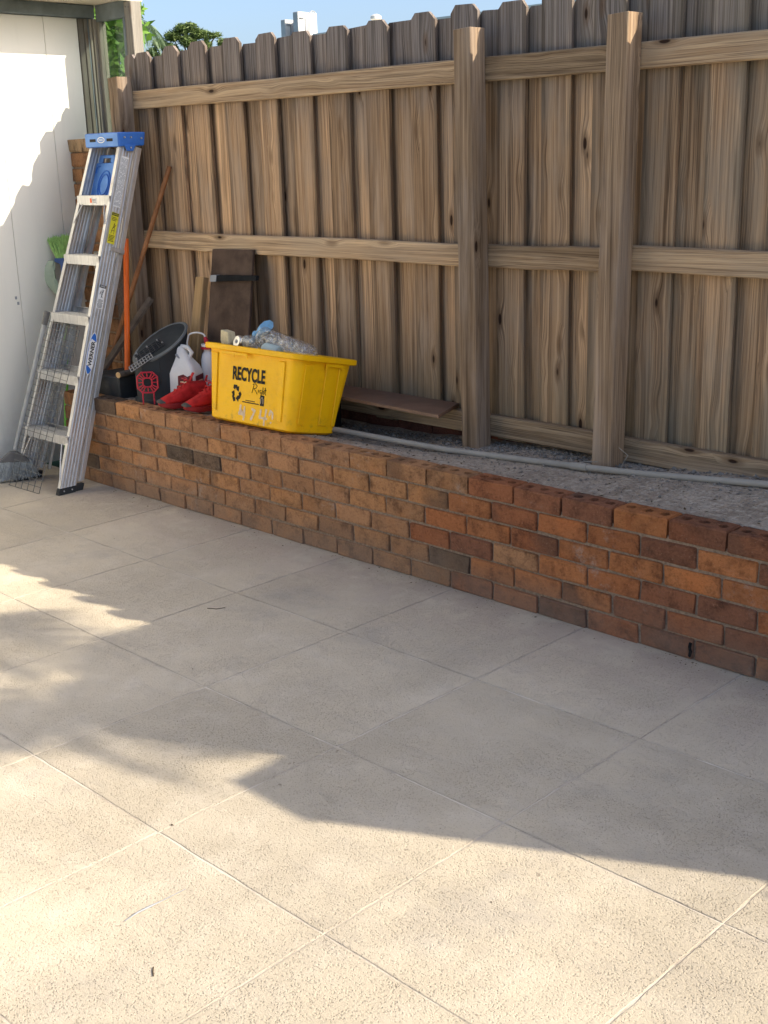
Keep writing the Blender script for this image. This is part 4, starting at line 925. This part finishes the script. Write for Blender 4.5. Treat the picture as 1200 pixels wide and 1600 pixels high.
# red sneakers
def shoe(loc, rz, label):
    s = empty('sneaker', loc, (0, 0, rz)); s.scale = (.92, .88, .90); tag(s, label, 'shoe', 'pair of red sneakers')
    L = .285                         # toe at y = 0, heel at y = L
    secs = [(0.0, .026, .022, .048), (.018, .038, .022, .060), (.055, .046, .022, .074), (.10, .048, .022, .092), (.14, .045, .022, .116), (.175, .042, .022, .136), (.215, .038, .022, .128), (.255, .037, .022, .132), (.28, .028, .022, .122)]
    rings = []; n = 20
    for (y, hw, z0, z1) in secs:
        rg = []
        for k in range(n):
            a = 2*math.pi*k/n; cx_ = math.cos(a); sz_ = math.sin(a)
            x = hw*(abs(cx_)**.75)*(1 if cx_ > 0 else -1)*(1-.28*max(0, sz_)**2)
            rg.append((x+.006*math.sin(y*9), y+.004*sz_*0, (z0+z1)/2+(z1-z0)/2*(abs(sz_)**.8)*(1 if sz_ > 0 else -1)+(.0022*math.sin(k*3.1+y*140) if sz_ > .2 else 0)))
        rings.append(rg)
    m = MB(); m.loft(rings); m.build('upper', M['shoe'], s, smooth=True, sub=1)
    out = [(-.010, -.006), (.012, -.006), (.036, .015), (.050, .06), (.051, .11), (.044, .17), (.040, .23), (.036, .275), (.015, .292), (-.013, .292), (-.034, .275), (-.038, .23), (-.042, .17), (-.049, .11), (-.048, .06), (-.034, .015)]
    rg = lambda sc, z_: [(x*sc, (y-.14)*(1-(1-sc)*.5)+.14, z_(y)) for x, y in out]
    ts = lambda y: .014*max(0, (.06-y)/.06)**1.5
    m = MB(); m.loft([rg(.92, lambda y: .0+ts(y)), rg(1.0, lambda y: .006+ts(y)), rg(1.0, lambda y: .024+ts(y)*.8+.006*(y/.29)), rg(.9, lambda y: .030+ts(y)*.8)]); m.build('sole', M['shoedk'], s, smooth=True)
    m = MB(); m.loft([[(hw*math.cos(a), y-.0025, .036+zz*math.sin(a)) for a in [k*math.pi/9 for k in range(10)]] for y, hw, zz in ((-.008, .020, .008), (-.003, .031, .014), (.012, .037, .018), (.022, .040, .018))], cap=True, closed=False); m.build('toe_cap', M['toe'], s, smooth=True)
    for q in range(4):
        y = .095+q*.021; zt = .092+q*.0145
        m = MB(); m.tube([(-.026, y+.004, zt-.010), (-.012, y, zt+.004), (.012, y+.004, zt+.004), (.028, y, zt-.010)], .0032, 6); m.build('lace', M['shoe'], s, smooth=True)
    m = MB(); m.tube([(.0, .165, .142), (-.03, .150, .146), (-.036, .165, .150), (-.008, .172, .146), (.024, .150, .147), (.034, .16, .144)], .0022, 5); m.build('lace', M['red'], s, smooth=True)
    m = MB(); m.loft([[(-.013, .175+f*.03, .125+f*.05), (.013, .175+f*.03, .125+f*.05), (.013, .181+f*.03, .125+f*.05), (-.013, .181+f*.03, .125+f*.05)] for f in (0, .5, 1)]); m.build('tongue', M['shoe'], s, bevel=.002)
    m = MB(); m.tube([(-.006, .272, .112), (-.006, .288, .150), (.006, .288, .152), (.006, .274, .114)], .0035, 6); m.build('pull_tab', M['shoe'], s, smooth=True)
    m = MB(); m.add([Vector((.027*math.cos(a), .228+.040*math.sin(a), .1235)) for a in [k*.393 for k in range(16)]], [tuple(range(16))]); m.build('collar_opening_shade', M['rubber'], s)  # flat black disc stands in for the shade inside the shoe opening
    return s
shoe((-4.795, 3.272, .462), R_(-14), 'red sneaker with grey toe cap beside the black bin')
shoe((-4.630, 3.300, .460), R_(-9), 'red sneaker standing tight against the yellow bin')

# ================================================================== YELLOW RECYCLING BIN
TB = R_(12)
yb_ = empty('recycling_bin', (-4.148, 3.287, .468), (-TB, 0, R_(.5))); tag(yb_, 'yellow plastic recycling tub printed RECYCLE Right, tilted back on the wall', 'recycling bin')
def ring(hx, ya, yb2, z, r=.045): return [(x, y, z) for x, y, z in rrect(hx, (yb2-ya)/2, z, r, 0, (ya+yb2)/2, 5)]
def binside(f): return (.285+.024*f, -.026*f, .272+.042*f)     # half width, front y, back y at height fraction
H = .325
m = MB(); o0 = binside(0); rings = [ring(o0[0]-.012, o0[1]+.012, o0[2]-.012, 0)]
for f in (.03, .25, .5, .75, .97): b_ = binside(f); rings.append(ring(b_[0], b_[1], b_[2], H*f))
b_ = binside(1)
rings += [ring(b_[0]+.016, b_[1]-.016, b_[2]+.016, H*.972), ring(b_[0]+.020, b_[1]-.020, b_[2]+.020, H*.985), ring(b_[0]+.020, b_[1]-.020, b_[2]+.020, H*1.045), ring(b_[0]+.014, b_[1]-.014, b_[2]+.014, H*1.055), ring(b_[0]-.004, b_[1]+.004, b_[2]-.004, H*1.05)]
b0 = binside(.05); rings += [ring(b0[0]-.006, b0[1]+.006, b0[2]-.006, H*.03)]
m.loft(rings); m.build('tub', M['yellow'], yb_, smooth=True)
def front_pt(x, z, out=0.0): f = z/H; return Vector((x, -.026*f-out, z))
def side_pt(y, z, out=0.0): f = z/H; return Vector((.285+.024*f+out, y, z))
# moulded ribs on the front and the end
for xa0, xa1 in ((-.262, -.224), (.196, .236)):
    m = MB(); pts = [front_pt(xa0 + (.012 if xa0 < 0 else 0)*1, .045, .0), front_pt(xa1-(0 if xa0 < 0 else .012), .04, .0), front_pt(xa1, H*.93, .0), front_pt(xa0-.004, H*.93, .0)]
    m.prism(pts, (0, -1, 0), .006); m.build('rib', M['yellow'], yb_, bevel=.003)
for ya0, ya1 in ((.028, .062), (.150, .200), (.228, .250)):
    m = MB(); m.prism([side_pt(ya0, .04), side_pt(ya1, .04), side_pt(ya1+.008, H*.93), side_pt(ya0-.006, H*.93)], (1, 0, 0), .006); m.build('rib', M['yellow'], yb_, bevel=.003)
# rim lugs
for x in (-.135, -.045):
    m = MB(); m.prism([front_pt(x-.045, H*.965, .046-.026), front_pt(x+.045, H*.965, .046-.026), front_pt(x+.045, H*.895, .02), front_pt(x+.03, H*.93, .02), front_pt(x-.045, H*.925, .02)], (0, 1, 0), .004); m.build('rim_lug', M['yellow'], yb_, bevel=.001)
m = MB(); m.prism([side_pt(.13, H*.965, .018), side_pt(.235, H*.965, .018), side_pt(.235, H*.89, .018), side_pt(.215, H*.925, .018), side_pt(.15, H*.925, .018), side_pt(.13, H*.88, .018)], (-1, 0, 0), .004); m.build('rim_lug', M['yellow'], yb_, bevel=.001)
# print
up = Vector((0, -.026/H, 1)).normalized()
put_text('lettering', 'RECYCLE', M['ink'], yb_, front_pt(-.005, .222, .0022), (.222, 0, 0), up*.062, .035)
def script_line(name, strokes, r, mm):
    m = MB()
    for st in strokes: m.tube([front_pt(x, z_, .0012) for x, z_ in st], r, 4)
    return m.build(name, M[mm], yb_)
X0, Z0 = .03, .150
rs = [[(0, .0), (.012, .035), (.004, .038), (.022, .042), (.034, .034), (.028, .024), (.012, .020), (.024, .012), (.036, -.002)],
      [(.042, .006), (.044, .018)], [(.062, .018), (.052, .014), (.055, .004), (.063, .010), (.062, -.014), (.052, -.018)], [(.070, .0), (.074, .032)], [(.071, .012), (.080, .016), (.080, .0)], [(.090, .032), (.088, .004), (.094, .0)], [(.084, .020), (.096, .021)]]
script_line('lettering', [[(X0+x-.01, Z0+z_-.004) for x, z_ in s] for s in rs], .0016, 'ink')
# three chasing arrows
m = MB(); cx_, cz_ = -.088, .132
for k in range(3):
    ca, sa = math.cos(k*2.0944), math.sin(k*2.0944)
    for poly in ([(-.020, .034), (.004, .034), (.012, .022), (.0, .016), (-.006, .022), (-.010, .014), (-.024, .020)], [(.006, .026), (.020, .030), (.018, .008), (.0, .014)]):
        m.prism([front_pt(cx_+(x*ca-z_*sa)*.92, cz_+(x*sa+z_*ca)*1.12, .0008) for x, z_ in poly], (0, -1, 0), .0006)
m.build('recycling_mark', M['ink'], yb_)
m = MB()
rq = random.Random(21)
for q in range(16): x = -.045+q*.0072; m.prism([front_pt(x, .098, .001), front_pt(x+.0062, .098, .001), front_pt(x+.0062, .102+.002*rq.random(), .001), front_pt(x, .102, .001)], (0, -1, 0), .0004)
for q in range(9): x = -.022+q*.0072; m.prism([front_pt(x, .107, .001), front_pt(x+.006, .107, .001), front_pt(x+.006, .1105, .001), front_pt(x, .1105, .001)], (0, -1, 0), .0004)
m.build('small_print', M['ink'], yb_)
m = MB(); m.prism([front_pt(.078, .096, .001), front_pt(.104, .096, .001), front_pt(.104, .142, .001), front_pt(.078, .142, .001)], (0, -1, 0), .0006); em = m.build('emblem', M['ink'], yb_)
m = MB(); m.tube([front_pt(.083, .106, .0022), front_pt(.084, .126, .0022), front_pt(.091, .135, .0022), front_pt(.098, .126, .0022), front_pt(.099, .106, .0022)], .0018, 4); m.build('emblem_arch', M['worn'], em)
# worn house number brushed on in pale paint: 4 7 4 0
def brush(strokes, wd):
    m = MB(); rq = random.Random(8)
    for st in strokes:
        lf, rg = [], []
        for i, (x, z_) in enumerate(st):
            a = Vector(st[max(0, i-1)]); b = Vector(st[min(len(st)-1, i+1)]); d = (b-a).normalized(); nn = Vector((-d.y, d.x))*wd*rq.uniform(.55, 1.15)/2
            lf.append(front_pt(x+nn.x, z_+nn.y, .0010)); rg.append(front_pt(x-nn.x, z_-nn.y, .0010))
        m.prism(lf+rg[::-1], (0, -1, 0), .0004)
    return m
zt = .086; 
def dense(st, n=5):
    o = []
    for (a, b) in zip(st, st[1:]): o += [(a[0]+(b[0]-a[0])*i/n, a[1]+(b[1]-a[1])*i/n) for i in range(n)]
    return o+[st[-1]]
nums = [[(-.052, zt), (-.060, .052), (-.066, .044), (-.020, .044)], [(-.026, zt-.004), (-.028, .044), (-.032, .018)],
        [(.022, zt-.010), (.045, zt-.016), (.034, .050), (.018, .026)],
        [(.086, zt-.004), (.082, .052), (.076, .044), (.130, .044)], [(.122, zt), (.116, .052), (.110, .044), (.108, .012)],
        [(.142, .060), (.150, .082), (.164, .074), (.164, .046)], [(.152, .034), (.156, .028)]]
brush([dense(s_) for s_ in nums], .013).build('painted_number', M['worn'], yb_)

# contents
BW = lambda x, y, z: (Matrix.Translation((-4.148, 3.287, .468)) @ Matrix.Rotation(-TB, 4, 'X')) @ Vector((x, y, z))
m = MB(); n = 12
rings = [[(x, y, z+.018*fbm((x*9, y*9, z), 2.0)) for x, y, z in ring(.25*s_, .03+.12*(1-s_), .255-.12*(1-s_), z0, .03)] for s_, z0 in ((.98, .015), (1.0, .14), (1.03, .24), (.86, .275), (.45, .29), (.1, .292))]
m.loft([[tuple(BW(*p)) for p in rg] for rg in rings]); tag(m.build('crumpled_paper', M['brown'], smooth=True), 'brown crumpled packing paper filling the yellow recycling tub', 'paper')
# clear ribbed bottle lying across the top
a, b = BW(-.075, .06, .400), BW(.262, .105, .338); m = MB(); N = 40; path = []; rad = []
for i in range(N+1):
    f = i/N; path.append(a+(b-a)*f)
    r0 = .0475; r = r0 + .0016*math.sin(f*58)
    if f < .12: r = .013+(r0-.013)*sm(.03, .12, f)
    if f > .94: r = r0*math.sqrt(max(.1, 1-((f-.94)/.07)**2))
    rad.append(r)
m.tube(path, rad, 18); bot = m.build('clear_bottle', M['clear'], smooth=True); tag(bot, 'large clear ribbed plastic bottle lying across the top of the yellow tub', 'bottle')
m2 = MB(); d = (b-a).normalized(); m2.tube([a-d*.016, a+d*.004], .015, 12); c_ = m2.build('cap', M['lblue'], smooth=True); c_.parent = bot
# tin can, jar, carton, blue film
def can(p, d, L, r, name, mm, label, cat, lidm='can'):
    p, d = Vector(p), Vector(d).normalized(); o = empty(name, p); tag(o, label, cat)
    m = MB(); m.tube([Vector((0,0,0)), d*.006, d*.012, d*(L-.012), d*(L-.006), d*L], [r*.86, r*.98, r, r, r*.98, r*.86], 20); m.build('body', M[mm], o, smooth=True)
    m = MB(); m.tube([-d*.002, d*.001], r*.84, 20); m.build('lid', M[lidm], o)
    m = MB(); m.tube([-d*.004, -d*.002], r*.30, 12); m.build('tab', M['ndark'], o); return o
can(BW(-.150, .010, .360), (.1, 1, -.35), .10, .030, 'drink_can', 'can', 'silver drink can lying end-on among the recycling', 'can')
can(BW(-.095, .015, .365), (.9, .1, -.02), .075, .030, 'glass_jar', 'clear', 'short clear jar with metal lid lying behind the tub rim', 'jar')
can(BW(.03, .025, .345), (.9, .1, -.12), .09, .028, 'drink_can', 'pale', 'pale green drink can half hidden under the clear bottle', 'can')
m = MB(); c = BW(-.225, .02, .368); rq = random.Random(2)
vs = [c+Vector((x*.030+rq.uniform(-.01, .01), y*.024, z*.040+rq.uniform(-.012, .012))) for z in (-1, -.2, 1) for x, y in ((-1, -1), (1, -1), (1, 1), (-1, 1))]
m.loft([vs[0:4], vs[4:8], vs[8:12]]); tag(m.build('paper_carton', M['cream'], bevel=.002), 'small crumpled cream carton poking out of the tub corner', 'carton')
m = MB(); p0, p1 = BW(-.115, .06, .350), BW(-.04, .085, .445)
rings = []
for i in range(8):
    f = i/7; c = p0+(p1-p0)*f; wv = .030+.012*f
    rings.append([c+Vector((wv*.5*math.cos(a)+.004*math.sin(9*f+a*2), wv*math.sin(a)*.9, .010*math.cos(a+f*3)*(1+f)+wv*.35*math.sin(a))) for a in [k*.785 for k in range(8)]])
m.loft(rings); tag(m.build('snack_packet', M['lblue'], bevel=.001), 'light blue plastic packet sticking up beside the clear bottle', 'packet')

# ================================================================== BEYOND THE FENCE
def leaf_cloud(blobs, n, size, seed, mode='leaf'):
    rq = random.Random(seed); m = MB(); tot = sum(b[1][0]*b[1][1]*b[1][2] for b in blobs)
    for c, rad in blobs:
        k = max(8, int(n*rad[0]*rad[1]*rad[2]/tot))
        for _ in range(k):
            while True:
                p = Vector((rq.uniform(-1, 1), rq.uniform(-1, 1), rq.uniform(-1, 1)))
                if .25 < p.length < 1: break
            q = Vector(c)+Vector((p.x*rad[0], p.y*rad[1], p.z*rad[2]))
            d = Vector((rq.gauss(0, 1), rq.gauss(0, 1), rq.gauss(0, .7))).normalized(); e = d.cross(Vector((rq.gauss(0, 1), rq.gauss(0, 1), rq.gauss(0, 1)))).normalized()
            s = size*rq.uniform(.6, 1.3); d *= s; e *= s*(.45 if mode == 'leaf' else .16)
            m.add([q-d, q+e, q+d, q-e], [(0,1,2,3)])
    return m
def tree(name, base, top, r, crown, lm, label, limbs=()):
    t = empty(name, base); tag(t, label, 'tree'); B = Vector(base)
    m = MB(); tp = Vector(top)-B; m.tube([Vector((0,0,-.06)), tp*.35+Vector((.04*r*10, 0, 0)), tp*.7, tp], [r, r*.85, r*.65, r*.3], 10)
    for a, b in limbs: m.tube([Vector(a)-B, (Vector(a)+Vector(b))/2-B+Vector((0, 0, r)), Vector(b)-B], [r*.5, r*.35, r*.15], 7)
    m.build('trunk', M['bark'], t, smooth=True)
    for v in crown.v: v -= B
    crown.build('crown', M[lm], t); return t
# leafy tree beside the house corner, seen past and through the window
tb = (-13.4, 8.6, -.06); rq = random.Random(12)
bl = [((-12.85, 8.05, 3.3), (.52, .9, .42)), ((-13.0, 8.15, 2.7), (.45, .8, .40)), ((-12.75, 8.0, 3.95), (.75, .9, .45)), ((-13.6, 8.6, 3.2), (.8, .9, .7)), ((-13.7, 8.7, 2.2), (.7, .8, .6)), ((-13.3, 8.4, 4.6), (1.1, 1.0, .7)), ((-13.25, 8.3, 1.9), (.35, .5, .5)), ((-13.5, 8.6, 1.3), (.6, .7, .5))]
tree('leafy_tree', tb, (-13.3, 8.5, 4.6), .13, leaf_cloud(bl, 5200, .085, 1), 'leafA', 'bright green leafy tree growing behind the house corner', [((-13.35, 8.55, 2.2), (-12.9, 8.0, 3.2)), ((-13.35, 8.55, 3), (-13.9, 8.9, 3.9))])
# hedge mass further behind the glass
bl = [((-19.5+rq.uniform(-1.6, 1.4), 12+rq.uniform(-1, 1), z_), (1.2, 1.0, .9)) for z_ in (.7, 1.6, 2.5, 3.4, 4.2) for _ in range(2)]
tree('broad_tree', (-19.6, 12.2, -.06), (-19.5, 12, 4.0), .16, leaf_cloud(bl, 3600, .15, 2), 'leafA', 'dull green tree seen only through the tinted window')
# weeping palm
def palm(base, h, R, nf, seed, label, droop=1.0, lw=.02, leaflet=.5, step=26, lm='leafC'):
    t = empty('palm_tree', base); tag(t, label, 'palm tree'); rq = random.Random(seed)
    m = MB(); m.tube([(0, 0, -.06), (.1, 0, h*.3), (.05, .05, h*.65), (0, 0, h)], [.17, .14, .12, .11], 10); m.build('trunk', M['bark'], t, smooth=True)
    for k in range(nf):
        az = 2*math.pi*k/nf+rq.uniform(-.25, .25); el = rq.uniform(.1, 1.2); L = R*rq.uniform(.85, 1.15); d = Vector((math.cos(az), math.sin(az), 0)); m = MB(); pts = []
        for i in range(step+1):
            f = i/step; pts.append(Vector((0, 0, h)) + d*(L*math.cos(el*.6)*f*(1-.18*f*droop)) + Vector((0, 0, L*(math.sin(el)*f - droop*.75*f*f))))
        m.tube(pts[::2], [.03*R/3*(1-.85*i/(len(pts[::2])-1)) for i in range(len(pts[::2]))], 5)
        sd = Vector((-d.y, d.x, 0))
        for i in range(3, step+1):
            for rep in (0, .5):
                f = (i-rep)/step; p = pts[i]*(1-rep)+pts[i-1]*rep
                for s_ in (-1, 1):
                    l = leaflet*(1-.6*abs(f-.45))*rq.uniform(.8, 1.1)
                    tip = p + sd*s_*l*.55 + d*l*.25 + Vector((0, 0, -l*.75*droop)); mid = p+sd*s_*l*.4+d*l*.12+Vector((0, 0, -l*.2)); wv = d*lw
                    m.add([p-wv*.5, p+wv*.5, mid+wv, mid-wv], [(0,1,2,3)]); m.add([mid-wv, mid+wv, tip], [(0,1,2)])
        m.build('frond', M[lm], t)
    return t
palm((-80.6, 55, -.06), 11.2, 3.4, 15, 5, 'weeping palm with fine drooping fronds far behind the fence', 1.25, .022, 1.5, 15)
# pine
pc = Vector((-107.0, 80, 13.0)); bl = []; rq = random.Random(31)
vr = (Vector((.6, .8, 0))).normalized()
for (u_, z_, s_) in [(-2.9, -.6, .8), (-2.3, .2, .9), (-1.5, -.3, 1.0), (-1.2, .9, 1.0), (-.4, 1.5, 1.0), (.3, 1.7, .9), (.9, 1.1, 1.0), (0, .4, 1.1), (1.7, .9, .8), (1.4, .0, .9), (2.4, .9, .6), (2.9, .2, .75), (2.3, -.9, .8), (-.8, -1.0, 1.1), (.6, -.9, 1.1), (-2.2, -1.4, 1.0), (3.1, -1.3, .7), (-.2, -2.0, 1.4), (1.4, -2.0, 1.2), (-1.6, -2.2, 1.2)]:
    bl.append((tuple(pc+vr*u_*1.22+Vector((0, 0, z_))), (s_*.85, s_*.85, s_*.55)))
lm_ = [((pc.x, pc.y, 9.5), tuple(Vector(b[0]))) for b in bl[:16]]
tree('pine_tree', (pc.x, pc.y, -.06), (pc.x, pc.y, 13.6), .28, leaf_cloud(bl, 9000, .34, 7, 'needle'), 'leafB', 'distant pine with clumped rounded crown above the pickets', lm_)
p = at_y(640, 34, 40); bl = [((p.x+rq.uniform(-.35, .35), p.y, p.z-.5+rq.uniform(-.2, .2)), (.45, .4, .35)) for _ in range(4)]
tree('treetop', (p.x, p.y, -.06), (p.x, p.y, p.z-.5), .12, leaf_cloud(bl, 500, .12, 8), 'leafA', 'treetop just peeking over the pickets right of the roof vent')
# flat-roofed building with roof units
nb = empty('flat_roofed_building', (-27.5, 26, -.06)); tag(nb, 'white flat-roofed building beyond the fence with a low parapet', 'building')
m = MB(); m.box(-3.3, 14, .2, 9, 0, 5.02); m.build('wall', M['nwall'], nb)
m = MB(); m.box(-1.2, 14.1, .1, .35, 5.0, 5.22); m.build('parapet', M['panel'], nb)
for i in range(4):
    m = MB(); m.box(-1.5+i*3.2, -.3+i*3.2, .14, .20, 2.9, 4.2); wf = m.build('window', M['nmetal'], nb)
    m = MB(); m.box(-1.42+i*3.2, -.38+i*3.2, .12, .138, 2.98, 4.12); m.build('pane', M['beam'], wf)
def unit(x0, x1, y0, y1, z0, z1, label):
    u = empty('roof_unit', ((x0+x1)/2, y0, z0)); tag(u, label, 'roof unit', 'air conditioning units on the roof'); O = u.location
    m = MB(); m.box(x0-O.x, x1-O.x, 0, y1-y0, 0, z1-z0); m.build('casing', M['nmetal'], u, bevel=.015)
    m = MB(); m.box(x1-O.x+.002, x1-O.x+.02, .35*(y1-y0), .62*(y1-y0), .35*(z1-z0), .78*(z1-z0)); m.build('grille', M['ndark'], u)
    e_ = x1-O.x+.03; m = MB(); m.tube([Vector((e_, .05, (z1-z0)*.80)), Vector((e_, .2, (z1-z0)*.79)), Vector((e_+.02, .38, (z1-z0)*.92)), Vector((e_, .55, (z1-z0)*1.05)), Vector((e_-.05, .72, (z1-z0)*1.03))], .018, 6); m.build('cable', M['ndark'], u, smooth=True)
    return u
unit(-29.447, -29.213, 26, 26.78, 4.96, 5.83, 'taller pale grey air conditioning unit on the flat roof')
unit(-30.02, -29.813, 26, 26.60, 4.96, 5.66, 'shorter grey air conditioning unit behind the taller one on the roof')
v = empty('roof_vent', (-26.5, 26.6, 5.0)); tag(v, 'small white roof vent pipe with a rounded cowl on the flat roof', 'roof vent')
m = MB(); m.tube([(0, 0, -.04), (0, 0, .38)], .07, 10); m.build('pipe', M['panel'], v, smooth=True)
m = MB(); m.tube([(0, 0, .36), (0, 0, .40), (0, 0, .48), (0, 0, .53)], [.10, .17, .16, .06], 12); m.build('cowl', M['panel'], v, smooth=True)

# out of frame: post and screen added to cast patio shadows, then a palm
pst = empty('shadow_post', (2.13, 4.18, -.06)); tag(pst, 'tall square post beyond the fence, unseen and added to cast patio shade', 'post')
m = MB(); m.box(-.15, .15, -.085, .40, 0, 3.19); m.build('shaft', M['nwall'], pst, bevel=.01)
m = MB(); m.box(-.152, .152, -.087, .402, 3.191, 3.21); m.build('cap', M['nmetal'], pst)
shd = empty('shadow_screen', (1.36, 4.04, -.06)); tag(shd, 'unseen narrow shadow-casting shed behind the fence, out of the picture', 'screen')
m = MB(); m.box(-.16, .16, 0, 1.7, 0, 3.17); m.build('wall', M['trim'], shd)
m = MB(); m.box(-.165, .165, -.003, 1.72, 3.171, 3.21); m.build('roof', M['beam'], shd)
palm((5.02, 6.22, -.06), 6.0, .80, 7, 11, 'tall feathery palm beyond the fence, out of the picture', .8, .012, .42, 20)
